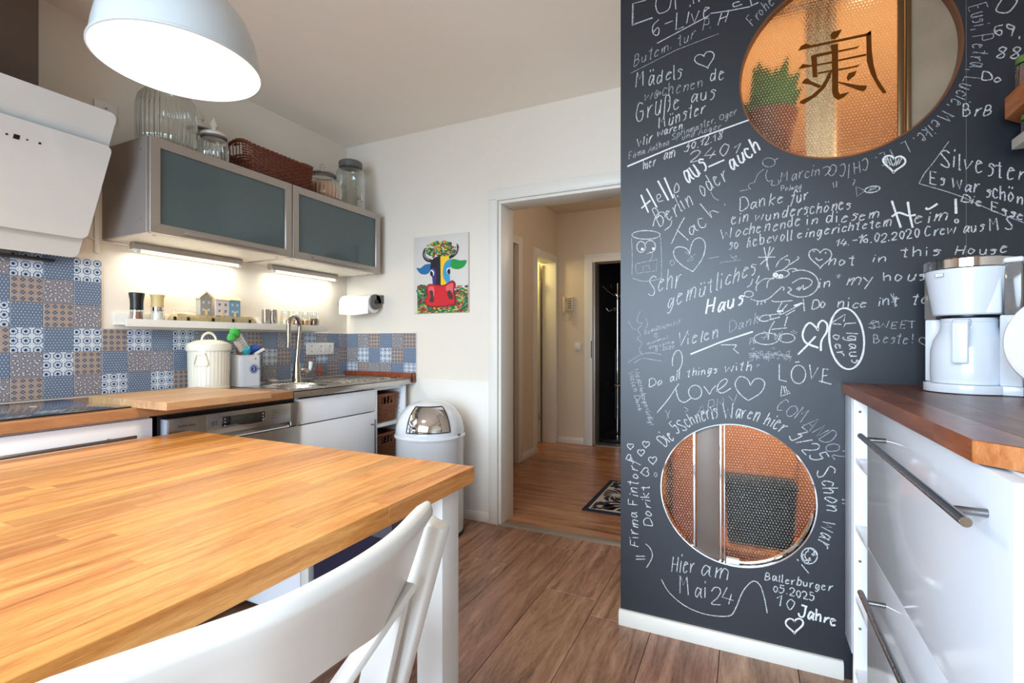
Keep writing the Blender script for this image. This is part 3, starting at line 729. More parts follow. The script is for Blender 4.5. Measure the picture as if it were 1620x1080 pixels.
# dishwasher
t_ = thing('dishwasher', 'stainless dishwasher with black display under the cutting board', 'dishwasher', (.3, -1.24, 0))
obj('tub', box(.05, .555, -1.560, -.935, .09, ZB-.004), 'black', t_)
obj('plinth', box(.05, .53, -1.560, -.935, 0, .088), 'black', t_)
dr = obj('door', box(.560, .596, -1.545, -.937, .10, .700), 'dishsteel', t_, bevel=.003)
obj('door_side_strip', box(.556, .5955, -1.549, -1.5455, .10, .815), mat('side_strip', (190, 196, 204), .4, .3), dr)
obj('control_panel', MB().box(.560, .600, -1.545, -1.40, .704, .817).box(.560, .600, -.99, -.937, .704, .817).box(.560, .600, -1.40, -.99, .728, .817).box(.560, .576, -1.40, -.99, .704, .728), 'dishsteel', t_, bevel=.002)
obj('display', box(.599, .6012, -1.335, -1.130, .750, .797), 'black_glass', t_, bevel=.001)
mb = MB()
for y in (-1.322, -1.142):
    for z in (.760, .774, .787): mb.cyl((.601, y, z), (.6017, y, z), .0032, n=12)
obj('display_keys', mb, mat('key_print', (170, 170, 170), .4), t_)
obj('brand_lettering', text_mb('SAMSUNG', .0135, at(FACE_X, .6004, -1.478, .783), spacing=1.15), 'black', t_)
mb = MB()
for k in range(4):
    for j in range(3 if k % 2 else 2): mb.box(.600, .6004, -1.095+.012*j, -1.087+.012*j, .793-.012*k, .795-.012*k)
for k in range(3): mb.box(.600, .6004, -1.378+.009*k, -1.373+.009*k, .765, .785)
obj('small_print', mb, mat('dark_print', (70, 68, 66), .5), t_)
obj('handle_recess', MB().prism_xz([(.5765, .704), (.598, .704), (.5765, .727)], -1.395, -.995), 'chrome', t_)
# sink cabinet
t_ = thing('sink_cabinet', 'white sink cabinet with door and vertical bar handle, right of the dishwasher', 'cabinet', (.3, -.65, 0))
obj('carcass', MB().box(.02, .560, -.930, -.912, .10, ZB-.002).box(.02, .56, -.385, -.367, .10, ZB-.002).box(.02, .56, -.912, -.385, .10, .118).box(.02, .03, -.912, -.385, .118, ZB-.17), 'white', t_)
obj('plinth', box(.05, .53, -.93, -.367, 0, .10), 'white', t_)
obj('false_front', box(.562, CF, -.927, -.369, .700, .826), 'white', t_, bevel=.0015)
dr = obj('door', box(.562, CF, -.927, -.369, .105, .694), 'white', t_, bevel=.0015)
bar_handle(dr, (CF+.03, -.405, .30), (CF+.03, -.405, .655), (.032, 0, 0), 'z')
# open shelf unit
t_ = thing('open_shelf_unit', 'narrow open white shelf unit holding two wicker baskets, right end of the sink run', 'shelf unit', (.3, -.2, 0))
obj('side_panel', box(.02, .575, -.363, -.347, .0, ZB-.002), 'white', t_, bevel=.001)
sp_ = obj('side_panel', box(.02, .575, -.086, -.070, .0, ZB-.002), 'white', t_, bevel=.001)
obj('back_panel', box(.02, .026, -.347, -.086, .1, ZB-.002), 'white', t_)
for z in (.590, .345, .10): obj('shelf', box(.03, .568, -.346, -.087, z, z+.018), 'white', t_, bevel=.001)
obj('top_rail', box(.02, .56, -.347, -.086, ZB-.020, ZB-.003), 'white', t_)
mb = MB()
for k in range(18): mb.cyl((.535, -.0872, .20+k*.032), (.535, -.0862, .20+k*.032), .0028, n=8)
obj('bored_holes', mb, 'hole', t_)

# ---------------- wicker baskets
def weave(w, d, h, rows, bump=0, slots=(), stakes=44, th=.0042, mtl='wick', flare=.0, taper=0.0):
    """returns (weave MB, rim MB) centred, base at z=0, w along y, d along x"""
    def per(s, k=1.0):   # rounded-rect perimeter, s in 0..1
        W_, D_ = w*k, d*k; P = 2*(W_+D_); q = (s % 1)*P
        if q < W_: return (D_/2, -W_/2+q)
        q -= W_
        if q < D_: return (D_/2-q, W_/2)
        q -= D_
        if q < W_: return (-D_/2, W_/2-q)
        q -= W_
        return (-D_/2+q, -W_/2)
    def top(x, y): 
        return h+bump*max(0, math.cos(PI*x/d))*(1 if abs(abs(y)-w/2) < .012 or bump < 0 else max(0, (abs(y)-w*.30)/(w*.2)))
    mb = MB(); N = stakes*2
    for r in range(rows):
        f = (r+.5)/rows; k = 1-taper*(1-f); seg = []; hh = min(h/rows*.62, th*1.15)
        for i in range(N+1):
            s = i/N; x, y = per(s, k); x2, y2 = per(s+.002, k); tx_, ty_ = x2-x, y2-y; L = math.hypot(tx_, ty_) or 1
            nx, ny = ty_/L, -tx_/L; a = th*.75*math.cos(PI*(i/2*1.0+r)) if i % 2 == 0 else 0
            z = f*top(x, y); inslot = any((abs(y-sy) < sw and abs(z-sz) < sh and sd(x, y)) for sy, sw, sz, sh, sd in slots)
            if inslot:
                if len(seg) > 1: mb.tube(seg, hh, 4)
                seg = []
            else: seg.append((x+nx*a, y+ny*a, z))
        if len(seg) > 1: mb.tube(seg, hh, 4)
    for i in range(stakes):
        x, y = per((i+.0)/stakes, 1-taper); x2, y2 = per(i/stakes, 1); zt = top(x2, y2)
        mb.tube([(x, y, .002), (x2, y2, zt)], th*.55, 5)
    rim = MB(); pts = []; pts2 = []
    for i in range(120):
        x, y = per(i/120, 1.0); z = top(x, y); q = 2*PI*i/5
        pts.append((x+.004*math.cos(q), y+.004*math.sin(q)*.4, z+.004*math.sin(q)+.003)); pts2.append((x-.004*math.cos(q), y, z-.004*math.sin(q)+.003))
    rim.tube(pts, .0048, 6, closed=True); rim.tube(pts2, .0048, 6, closed=True)
    return mb, rim
def basket(z, label):
    t = thing('wicker_basket', label, 'basket', (.36, -.217, z), 'wicker baskets in the open shelf unit')
    sl = [(-.028, .018, .135, .020, lambda x, y: x > 0), (.028, .018, .135, .020, lambda x, y: x > 0)]
    mb, rim = weave(.205, .36, .168, 15, 0, sl, 34, .0045, taper=.10)
    M_ = Matrix.Translation((.37, -.225, z+.004))
    obj('woven_body', mb.xf(M_), 'wick', t, kind='stuff'); obj('rim', rim.xf(M_), 'wick', t)
    obj('bottom', box(.21, .53, -.312, -.138, z+.001, z+.006), 'wick', t)
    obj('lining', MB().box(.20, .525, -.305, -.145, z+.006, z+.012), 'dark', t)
basket(.608, 'upper brown wicker basket in the narrow open shelf unit')
basket(.363, 'lower brown wicker basket in the narrow open shelf unit')

# ---------------- wall cabinets
WZ0, WZ1, WD = 1.565, 1.965, .36
def wall_cab(y0, y1, label):
    t = thing('wall_cabinet', label, 'cabinet', (0, (y0+y1)/2, WZ0), 'glass-fronted wall cabinets')
    obj('carcass', MB().box(.001, WD-.022, y0, y0+.018, WZ0, WZ1).box(.001, WD-.022, y1-.018, y1, WZ0, WZ1).box(.001, WD-.022, y0+.018, y1-.018, WZ1-.018, WZ1).box(.001, .008, y0+.018, y1-.018, WZ0+.018, WZ1-.018), 'aluside', t, bevel=.0008, seg=1)
    obj('bottom_panel', box(.001, WD-.022, y0+.018, y1-.018, WZ0, WZ0+.018), 'trim', t)
    fw = .040; a, b = y0+.002, y1-.002; c, d = WZ0+.001, WZ1-.001; x0_, x1_ = WD-.020, WD
    dr = obj('door', MB().box(x0_+.004, x0_+.010, a+.02, b-.02, c+.02, d-.02), 'frost', t)
    def fr(P): return MB().prism_yz(P, x0_, x1_)
    for P in ([(a, c), (a+fw, c+fw), (a+fw, d-fw), (a, d)], [(b, c), (b, d), (b-fw, d-fw), (b-fw, c+fw)],
              [(a, d), (a+fw, d-fw), (b-fw, d-fw), (b, d)], [(a, c), (b, c), (b-fw, c+fw), (a+fw, c+fw)]):
        obj('frame_bar', fr(P), 'alu', dr, bevel=.0008, seg=1)
    m_ = a+(b-a)*.52; hl_ = (b-a)*.33
    obj('grip', MB().box(x1_, x1_+.012, m_-hl_, m_+hl_, c+.012, c+.016).box(x1_+.009, x1_+.012, m_-hl_, m_+hl_, c+.016, c+.026), 'alu', dr, bevel=.0008)
    mb = MB()
    for y in (y0+.05, y1-.05): mb.cyl((.30, y, WZ0-.0008), (.30, y, WZ0+.001), .008, n=12)
    obj('cover_cap', mb, 'hole', t)
    obj('screw_hole', MB().cyl((.30, y0-.0004, WZ0+.06), (.30, y0+.001, WZ0+.06), .003, n=8).cyl((.30, y0-.0004, WZ1-.05), (.30, y0+.001, WZ1-.05), .003, n=8), 'black', t)
wall_cab(-1.482, -.776, 'left wall cabinet, the one with frosted teal door next to the hood')
wall_cab(-.774, -.066, 'right wall cabinet with frosted teal door, the one in the room corner')
def tube_light(y0, y1, label):
    t = thing('cabinet_light', label, 'light', (.05, (y0+y1)/2, 1.54), 'tube lights under the wall cabinets')
    x = .062; z = 1.5645
    obj('housing', MB().prism_xz([(x-.022, z), (x+.016, z), (x+.022, z-.012), (x+.020, z-.030), (x-.010, z-.034), (x-.022, z-.026)], y0, y1), 'alu', t, bevel=.002)
    m_ = mat('light_tube', (255, 250, 232), .4, var=0, emit=2.6)
    obj('tube', MB().tube([(x+.004, y0+.03, z-.037), (x+.004, y1-.02, z-.037)], .0075, 12), m_, t)
    obj('end_cap', MB().cyl((x+.004, y0+.012, z-.036), (x+.004, y0+.03, z-.036), .011), 'plastic', t)
    obj('end_cap', MB().cyl((x+.004, y1-.02, z-.036), (x+.004, y1-.004, z-.036), .011), 'plastic', t)
tube_light(-1.395, -.865, 'left tube light under the wall cabinets')
tube_light(-.68, -.165, 'right tube light under the wall cabinets')
tag(obj('light_cable', MB().tube([(.03, -1.395, 1.553), (.012, -1.44, 1.556), (.006, -1.50, 1.553), (.006, -1.55, 1.575), (.006, -1.60, 1.60)], .004, 8), 'plastic'), 'white cable running along the wall from the left tube light', 'cable')
tag(obj('cable_duct', box(.0005, .016, -1.515, -1.497, 1.50, 1.72), 'plastic', bevel=.002), 'narrow white cable duct on the wall between hood and wall cabinet', 'duct')

# ---------------- range hood
HY0, HY1 = -2.50, -1.598
t_ = thing('range_hood', 'slanted white glass range hood above the hob', 'range hood', (.2, -2.05, 1.47))
sx, sz = .487, .873            # direction of the slope (bottom to top)
nx, nz = .873, -.487           # outward normal
def slab(p, L, th, y0, y1, r=.025):
    """rounded glass sheet lying on the slope: start p=(x,z), length L"""
    mb = plate(rrect(y0, y1, 0, L, r), [], th)
    M_ = Matrix(((0, sx, nx, p[0]+nx*th/2), (1, 0, 0, 0), (0, sz, nz, p[1]+nz*th/2), (0, 0, 0, 1)))
    return mb.xf(M_)
def rrect(a, b, c, d, r, n=6):
    P = []
    for cx, cy, st in ((b-r, d-r, 0), (a+r, d-r, 90), (a+r, c+r, 180), (b-r, c+r, 270)):
        for i in range(n+1):
            q = math.radians(st+90*i/n); P.append((cx+r*math.cos(q), cy+r*math.sin(q)))
    return P
obj('back_glass', slab((.060, 1.462), .615, .006, HY0, HY1), 'hoodglass', t_)
obj('front_glass', slab((.060+sx*.098+nx*.03, 1.462+sz*.098+nz*.03), .395, .006, HY0, HY1), 'hoodglass', t_)
obj('spacer', slab((.060+sx*.14+nx*.006, 1.462+sz*.14+nz*.006), .30, .024, HY0+.08, HY1-.08, .01), 'alu', t_)
bt = .060
obj('body', MB().prism_xz([(.002, 1.447), (.052, 1.447), (.058, 1.462), (.058+sx*.5-.01, 1.462+sz*.5), (.10, 2.02), (.002, 2.02)], HY0+.09, HY1-.20), mat('hood_body_grey', (74, 70, 68), .5), t_)
obj('filter_panel', box(.004, .050, HY0+.10, -1.665, 1.436, 1.4465), 'black', t_)
obj('duct_cover', box(.002, .26, -2.33, -1.795, 1.99, H-.002), 'duct', t_, bevel=.002)
def hood_pt(s, y, n_=.0365): return Vector((.060+sx*s+nx*n_, y, 1.462+sz*s+nz*n_))
mb = MB()
for y, r in ((-1.895, .003), (-1.870, .008), (-1.842, .0025), (-1.808, .0035)):
    M_ = Matrix.Translation(hood_pt(.43, y)) @ Matrix(((0, sx, nx, 0), (1, 0, 0, 0), (0, sz, nz, 0), (0, 0, 0, 1)))
    k = len(mb.v); mb.box(-r, r, -r, r, -.0008, .0006); mb.xf(M_, k)
obj('touch_keys', mb, 'black', t_)

# =================================================================== WALL LEDGE AND WHAT STANDS ON IT
LZ = 1.199
t_ = thing('picture_ledge', 'long white picture ledge on the wall above the tiles', 'shelf', (0, -.87, 1.186))
obj('back_plate', box(.0005, .012, -1.441, -.285, 1.187, 1.244), 'trim', t_, bevel=.001)
obj('shelf_board', box(.012, .098, -1.441, -.285, 1.187, LZ-.0005), 'trim', t_, bevel=.001)
obj('front_lip', box(.098, .110, -1.441, -.285, 1.180, 1.214), 'trim', t_, bevel=.001)
# mills
def mill(y, topm, label, fill, band):
    t = thing('pepper_mill', label, 'mill', (.058, y, LZ))
    c = (.058, y, LZ)
    obj('glass_base', MB().lathe([(0, 0), (.031, 0), (.031, .004), (.026, .058), (.024, .058), (.0, .058)], c, 32), 'glass', t)
    obj('contents', MB().lathe([(0, .005), (.0275, .005), (.0235, .050), (0, .050)], c, 24), fill, t)
    if band: obj('metal_band', MB().lathe([(.0265, .060), (.0265, .075)], c, 32).lathe([(0, .0755), (.0265, .0755)], c, 32), 'chrome', t)
    zb = .075 if band else .058
    obj('cap', MB().lathe([(0, zb), (.026, zb), (.025, zb+.02), (.026, zb+.045), (.0305, zb+.072 if not band else zb+.058), (.030, zb+.078 if not band else zb+.060), (0, zb+.078 if not band else zb+.060)], c, 32), topm, t, bevel=.001)
mill(-1.374, 'black', 'black topped pepper mill with brown peppercorns at the left end of the ledge', mat('peppercorns', (150, 104, 84), .8, var=.4, scale=400), False)
mill(-1.286, mat('pale_cap', (206, 184, 128), .5), 'cream capped salt mill with chrome band, second from the left on the ledge', mat('salt', (240, 238, 230), .9), True)
# driftwood with miniature houses
t_ = thing('driftwood_houses', 'driftwood block with three tiny painted houses, on the ledge', 'ornament', (.058, -1.03, LZ))
drift = mat('driftwood', (176, 156, 116), .85, var=.35, scale=60, bump=.6, bscale=120)
mb = MB(); N = 26; random.seed(2); rings_ = []
for i in range(N):
    y = -1.232+.452*i/(N-1); e = min(1, i/2+.45, (N-1-i)/2.2+.3)
    rings_.append([(.035-.0, y, LZ), (.090+.003*math.sin(i*1.7), y, LZ), (.093+.003*math.sin(i*2.3), y, LZ+.030*e+.003*random.random()), (.085, y, LZ+(.048+.003*math.sin(i*.9))*e), (.040, y, LZ+(.050+.002*math.sin(i*1.3))*e), (.033, y, LZ+.026*e)])
for rg in rings_: mb.v += rg
for i in range(N-1):
    for k in range(6): l = (k+1) % 6; mb.f.append((i*6+k, i*6+l, (i+1)*6+l, (i+1)*6+k))
mb.f.append(tuple(range(6))[::-1]); mb.f.append(tuple((N-1)*6+k for k in range(6)))
dw = obj('driftwood', mb, drift, t_)
mb = MB()
for y in (-1.228, -1.165, -1.040, -.930, -.832): mb.box(.0925, .0965, y-.006, y+.006, LZ+.016, LZ+.034)
obj('dark_notches', mb, 'dark', dw, kind='stuff')
def house(y0, y1, ze, zr, gable, wm, win):
    zb_ = LZ+.049
    h = obj('house', MB().prism_yz([(y0, zb_), (y1, zb_), (y1, ze)]+([((y0+y1)/2, zr-.004)] if gable else [])+[(y0, ze)], .045, .082), wm, t_, bevel=.0005, seg=1)
    rm = mat('tiny_roof', (226, 196, 142), .7)
    if gable:
        m_ = (y0+y1)/2
        obj('roof', MB().prism_yz([(y0-.006, ze-.006), (m_, zr), (y1+.006, ze-.006), (y1+.006, ze+.001), (m_, zr+.008), (y0-.006, ze+.001)], .040, .088), rm, h)
    else: obj('roof', MB().prism_xz([(.040, ze), (.090, ze), (.090, ze+.003), (.066, zr), (.060, zr), (.040, ze+.003)], y0-.003, y1+.003), rm, h)
    w_ = y1-y0; mb = MB(); fr_ = MB()
    for fy in (.27, .73):
        for fz in (.30, .72):
            yc = y0+w_*fy; zc = zb_+(ze-zb_)*fz
            mb.box(.0821, .0829, yc-.005, yc+.005, zc-.006, zc+.006)
            fr_.box(.0829, .0833, yc-.0005, yc+.0005, zc-.006, zc+.006).box(.0829, .0833, yc-.005, yc+.005, zc-.0005, zc+.0005)
    obj('windows', mb, win, h, kind='stuff'); obj('glazing_bars', fr_, 'trim' if win != 'trim' else 'greyplastic', h)
    obj('front_door', box(.0821, .0840, (y0+y1)/2-.006, (y0+y1)/2+.006, zb_-.002, zb_+.028), rm, h)
house(-1.098, -1.038, 1.338, 1.362, True, mat('house_grey', (150, 148, 138), .8), 'trim')
house(-1.018, -.944, 1.330, 1.352, False, mat('house_pink', (216, 202, 196), .8), 'dark')
house(-.942, -.880, 1.333, 1.356, False, mat('house_blue', (112, 152, 178), .8), 'trim')
mb = MB()
for y in (-1.212, -1.150): mb.cyl((.062, y, LZ+.045), (.062, y, LZ+.070), .001, n=6)
mb.tube([(.062, -1.212, LZ+.066), (.062, -1.18, LZ+.063), (.062, -1.15, LZ+.066), (.062, -1.11, LZ+.062)], .0005, 5)
obj('wire_fence', mb, 'handle', dw)
# folded white napkin/card
mb = MB().prism_xz([(.050, LZ), (.090, LZ), (.068, LZ+.050)], -.772, -.738)
mb.v = [(x, y+(.012 if z > LZ+.01 else 0)*(-1 if y < -.76 else -2), z) for x, y, z in mb.v]
tag(obj('folded_card', mb, 'plastic', bevel=.003), 'folded white card on the ledge right of the driftwood', 'card')
# metal shakers
for i, y in enumerate((-.700, -.652)):
    t_ = thing('metal_shaker', ('left' if i == 0 else 'right')+' one of two tall steel shakers on the ledge', 'shaker', (.055, y, LZ), 'steel shakers')
    obj('body', MB().prism_xy(rr(.055, y, .017, .0205, .010), LZ, LZ+.098), 'steel', t_, bevel=.0015)
    obj('lid', MB().prism_xy(rr(.055, y, .015, .0185, .009), LZ+.098, LZ+.101), 'chrome', t_)
# spice jars
cols = [('pale grains', (226, 206, 160)), ('brown spice', (176, 116, 62)), ('golden spice', (206, 146, 66)), ('dark brown spice', (120, 74, 42))]
for i, (y, c) in enumerate(zip((-.565, -.480, -.415, -.345), cols)):
    t_ = thing('spice_jar', 'small glass jar of %s, %s of four on the ledge behind the tap' % (c[0], ('first', 'second', 'third', 'last')[i]), 'jar', (.055, y, LZ), 'glass spice jars')
    obj('glass', MB().lathe([(0, .001), (.028, .001), (.030, .006), (.030, .066), (.024, .076), (.024, .086)], (.055, y, LZ), 28), 'glass', t_)
    obj('spice', MB().lathe([(0, .004), (.027, .004), (.0275, .01), (.0275, (.04, .050, .046, .060)[i]), (0, (.04, .050, .046, .060)[i])], (.055, y, LZ), 24), mat('spice', c[1], .85, var=.25, scale=200), t_)
    obj('lid', MB().lathe([(0, .086), (.0255, .086), (.0255, .098), (.010, .100), (0, .100)], (.055, y, LZ), 24), 'glass', t_)

# =================================================================== ON TOP OF THE WALL CABINETS
TZ = WZ1+.0005
t_ = thing('ribbed_glass_jar', 'large ribbed glass jar at the left end of the wall cabinets, under the lamp', 'jar', (.2, -1.32, TZ))
c = (.19, -1.318, TZ)
obj('glass', MB().lathe([(0, .002), (.085, .002), (.108, .015), (.116, .06), (.116, .20), (.108, .245), (.085, .275), (.058, .288), (.052, .295), (.052, .325), (.060, .330)], c, 180, .022, 36, lambda z: .01 < z < .28), clear_glass('ribbed_glass', (.88, .91, .89), .45, .05), t_, sharp=80)
def lidjar(x, y, s, hz, label):
    t = thing('lidded_glass_jar', label, 'jar', (x, y, TZ)); c = (x, y, TZ)
    g_ = clear_glass('ribbed_glass_small', (.86, .89, .87), .45, .05)
    obj('glass', MB().lathe([(0, .002), (.8*s, .002), (s, .015), (s*1.02, hz*.55), (s*.95, hz*.78), (s*.80, hz*.9), (s*.78, hz)], c, 120, .035, 24, lambda z: z < hz*.8), g_, t, sharp=80)
    ld = obj('lid', MB().lathe([(s*.92, hz-.004), (s*.95, hz+.004), (s*.86, hz+.014), (s*.5, hz+.024), (s*.22, hz+.030), (s*.20, hz+.040), (s*.34, hz+.052), (s*.26, hz+.068), (s*.10, hz+.080), (s*.08, hz+.092), (0, hz+.094)], c, 40), mat('opal_lid', (206, 196, 184), .3), t)
    obj('seal_ring', MB().lathe([(s*.86, hz-.012), (s*.93, hz-.009), (s*.93, hz-.002), (s*.86, hz)], c, 40), 'greyplastic', t)
lidjar(.115, -1.122, .060, .205, 'taller lidded glass jar behind the shorter one on the cabinets')
lidjar(.255, -1.142, .062, .135, 'shorter lidded glass jar in front of the taller one on the cabinets')
# long dark basket
t_ = thing('dark_wicker_basket', 'long dark brown wicker basket on top of the wall cabinets', 'basket', (.2, -.82, TZ))
sl = [(-.195, .016, .135, .022, lambda x, y: abs(x) < .045)]
mb, rim = weave(.385, .25, .135, 13, .045, sl, 50, .0046, taper=.06)
M_ = Matrix.Translation((.205, -.800, TZ+.003))
obj('woven_body', mb.xf(M_), 'darkwick', t_, kind='stuff'); obj('rim', rim.xf(M_), 'darkwick', t_)
obj('bottom', box(.09, .32, -.980, -.62, TZ+.001, TZ+.006), 'darkwick', t_)
# cookie jar
t_ = thing('biscuit_jar', 'ribbed glass jar half filled with biscuits on the right cabinet', 'jar', (.2, -.43, TZ)); c = (.20, -.415, TZ)
obj('glass', MB().lathe([(0, .002), (.085, .002), (.110, .02), (.116, .07), (.108, .12), (.085, .155), (.072, .165), (.072, .175)], c, 150, .024, 30, lambda z: .01 < z < .15), 'glass', t_, sharp=80)
obj('biscuits', MB().lathe([(0, .006), (.082, .006), (.104, .022), (.110, .07), (.103, .118), (.06, .128), (0, .124)], c, 90, .02, 30), mat('biscuit', (196, 146, 104), .85, var=.15, scale=50), t_)
obj('lid', MB().lathe([(.082, .176), (.084, .182), (.074, .192), (.03, .208), (.014, .212), (.010, .220), (.020, .232), (.014, .246), (0, .249)], c, 40), 'glass', t_)
obj('lid_rim', MB().lathe([(.074, .170), (.084, .172), (.084, .179), (.074, .181)], c, 40), 'greyplastic', t_)
# drinks dispenser
t_ = thing('drinks_dispenser', 'glass drinks dispenser jar with zinc lid and spigot, in the room corner', 'dispenser', (.2, -.19, TZ)); c = (.215, -.190, TZ)
obj('glass', MB().lathe([(0, .002), (.080, .002), (.092, .012), (.094, .05), (.094, .24), (.086, .27), (.068, .285), (.066, .295)], c, 56), clear_glass('dispenser_glass', (.84, .89, .88), .5, .05), t_)
obj('lid', MB().lathe([(.066, .290), (.074, .292), (.075, .325), (.070, .332), (0, .334)], c, 48, .012, 24), 'greyplastic', t_)
sg = obj('spigot', MB().tube([(c[0]+.088, c[1]-.02, TZ+.075), (c[0]+.118, c[1]-.028, TZ+.075), (c[0]+.122, c[1]-.029, TZ+.050)], [.008, .008, .007], 12), 'chrome', t_)
obj('spigot_lever', MB().tube([(c[0]+.112, c[1]-.027, TZ+.080), (c[0]+.113, c[1]-.027, TZ+.105)], [.005, .008], 10), 'chrome', sg)
mb = MB()
for i in range(5): mb.tube([(c[0]+.097*math.cos(a_), c[1]+.097*math.sin(a_), TZ+.15+.02*math.sin(5*a_+i)) for a_ in [-.75+.22*k+.06*i for k in range(3)]], .0016, 6)
obj('embossing', mb, 'glass', t_)

# =================================================================== BACK WALL
# paper towel on its holder
t_ = thing('paper_towel_holder', 'paper towel roll on a grey wall holder in the corner', 'towel holder', (.2, -.07, 1.36))
rl = obj('paper_roll', MB().cyl((.060, -.078, 1.368), (.318, -.078, 1.368), .062, n=48), 'paper', t_, bevel=.004)
obj('paper_flap', MB().add([(.062, -.1395, 1.36), (.316, -.1395, 1.36), (.316, -.136, 1.300), (.19, -.135, 1.290), (.062, -.136, 1.300)], [(0, 1, 2, 3, 4)]), 'paper', rl)
obj('end_disc', MB().cyl((.320, -.078, 1.378), (.336, -.078, 1.378), .052, n=40).prism_yz([(-.078, 1.424), (-.001, 1.430), (-.001, 1.372), (-.078, 1.365)], .326, .336), 'greyplastic', t_, bevel=.002)
obj('hub', MB().cyl((.336, -.078, 1.378), (.342, -.078, 1.378), .014), 'black', t_)
obj('end_disc', MB().cyl((.040, -.078, 1.372), (.057, -.078, 1.372), .050, n=40).prism_yz([(-.078, 1.42), (-.001, 1.42), (-.001, 1.372), (-.078, 1.365)], .042, .050), 'greyplastic', t_, bevel=.002)

# painting of a cow on canvas (flat paint on a canvas)
t_ = thing('cow_painting', 'colourful painted cow on a white canvas, hanging on the back wall', 'painting', (.806, -.01, 1.545))
obj('canvas', box(.598, 1.014, -.018, -.0005, 1.296, 1.796), mat('canvas', (214, 208, 200), .85, bump=.2, bscale=200), t_, bevel=.002)
lay = [0]
def paint(name, col, P, y=None):
    lay[0] += 1; yy = -.0182-.00012*lay[0]
    q = [on_y(640+a/6.35, 350+b/6.35, yy) for a, b in P]
    q = [(min(max(v.x, .599), 1.013), v.y, min(max(v.z, 1.297), 1.795)) for v in q]
    return obj(name, MB().add(q, [tuple(range(len(q)))]), mat('paint_'+name, col, .5), t_)
def smooth(P, n=5, closed=True):
    out = []; m = len(P)
    for i in range(m if closed else m-1):
        p0 = P[(i-1) % m] if closed or i > 0 else P[0]; p1 = P[i]; p2 = P[(i+1) % m]; p3 = P[(i+2) % m] if closed or i < m-2 else P[-1]
        for k in range(n):
            t = k/n; t2 = t*t; t3 = t2*t
            out.append(tuple(.5*((2*p1[d])+(-p0[d]+p2[d])*t+(2*p0[d]-5*p1[d]+4*p2[d]-p3[d])*t2+(-p0[d]+3*p1[d]-3*p2[d]+p3[d])*t3) for d in (0, 1)))
    if not closed: out.append(P[-1])
    return out
palette = [(20, 110, 50), (30, 140, 60), (16, 80, 44), (200, 190, 60), (220, 150, 40), (170, 30, 40), (196, 90, 80), (90, 20, 40), (40, 130, 130), (150, 190, 80), (60, 60, 70), (24, 90, 60), (210, 120, 110), (30, 120, 70)]
def confetti(inside, n, x0, x1, y0, y1, seed):
    random.seed(seed); groups = {}
    while n:
        a, b = random.uniform(x0, x1), random.uniform(y0, y1)
        if not inside(a, b): continue
        n -= 1; s = random.uniform(9, 19); th = random.random()*6; e = random.uniform(.45, .9)
        P = [(a+s*math.cos(th+2*PI*k/6)*(.8+.3*random.random()), b+s*e*math.sin(th+2*PI*k/6)*(.8+.3*random.random())) for k in range(6)]
        groups.setdefault(random.randrange(len(palette)), []).append(P)
    for g, Ps in groups.items():
        mb = MB()
        for P in Ps:
            lay[0] += .02; yy = -.0182-.00012*lay[0]
            q = [on_y(640+a/6.35, 350+b/6.35, yy) for a, b in P]
            q = [(min(max(v.x, .599), 1.013), v.y, min(max(v.z, 1.297), 1.795)) for v in q]
            mb.add(q, [tuple(range(6))])
        obj('paint_dabs', mb, mat('paint_dab', palette[g], .5), t_, kind='stuff')
paint('meadow_ground', (28, 90, 50), [(127, 650), (170, 632), (215, 660), (240, 700), (500, 700), (530, 680), (620, 690), (655, 700), (658, 915), (130, 930)])
confetti(lambda a, b: b > 640+8*math.sin(a*.05) and not (215 < a < 505 and b < 850), 420, 130, 656, 640, 922, 4)
paint('left_horn', (28, 24, 26), smooth([(205, 268), (182, 320), (190, 370), (225, 405), (270, 410), (275, 385), (235, 370), (210, 335)]))
paint('left_horn_light', (140, 132, 136), smooth([(198, 310), (195, 350), (225, 385), (255, 392), (222, 368)]))
paint('right_horn', (28, 24, 26), smooth([(525, 222), (545, 260), (530, 320), (490, 360), (450, 375), (455, 345), (500, 325), (525, 280)]))
paint('right_horn_light', (120, 112, 116), smooth([(540, 262), (528, 310), (495, 345), (515, 305)]))
paint('left_ear', (30, 104, 160), smooth([(120, 468), (160, 470), (205, 435), (262, 432), (262, 490), (225, 530), (170, 530), (140, 505)]))
paint('right_ear', (24, 148, 62), smooth([(455, 400), (490, 378), (560, 392), (622, 392), (600, 450), (540, 480), (480, 470), (458, 440)]))
paint('face_dark', (22, 18, 36), [(262, 400), (300, 365), (362, 340), (365, 640), (285, 640), (275, 540), (258, 480)])
paint('face_purple', (58, 48, 120), smooth([(275, 470), (310, 490), (318, 560), (305, 635), (285, 635), (278, 550)]))
paint('face_yellow', (244, 196, 30), [(360, 340), (430, 338), (452, 365), (440, 400), (398, 440), (385, 520), (420, 610), (410, 640), (364, 640)])
paint('face_blue', (58, 150, 190), smooth([(465, 378), (460, 450), (450, 520), (455, 600), (425, 620), (390, 560), (388, 480), (410, 410)]))
paint('left_eye_white', (228, 224, 224), smooth([(262, 490), (280, 488), (297, 510), (292, 545), (270, 520)]))
paint('left_eye', (12, 12, 18), smooth([(258, 510), (272, 500), (286, 525), (280, 552), (262, 545)]))
paint('right_eye_white', (228, 224, 224), smooth([(420, 490), (440, 465), (458, 475), (455, 520), (435, 530)]))
paint('right_eye', (12, 12, 18), smooth([(428, 500), (445, 475), (458, 492), (455, 528), (438, 528)]))
paint('muzzle_outline', (120, 14, 30), smooth([(222, 650), (260, 628), (380, 640), (440, 612), (480, 592), (512, 625), (500, 690), (512, 770), (515, 830), (460, 850), (300, 862), (215, 845), (202, 800), (222, 740), (215, 690)]))
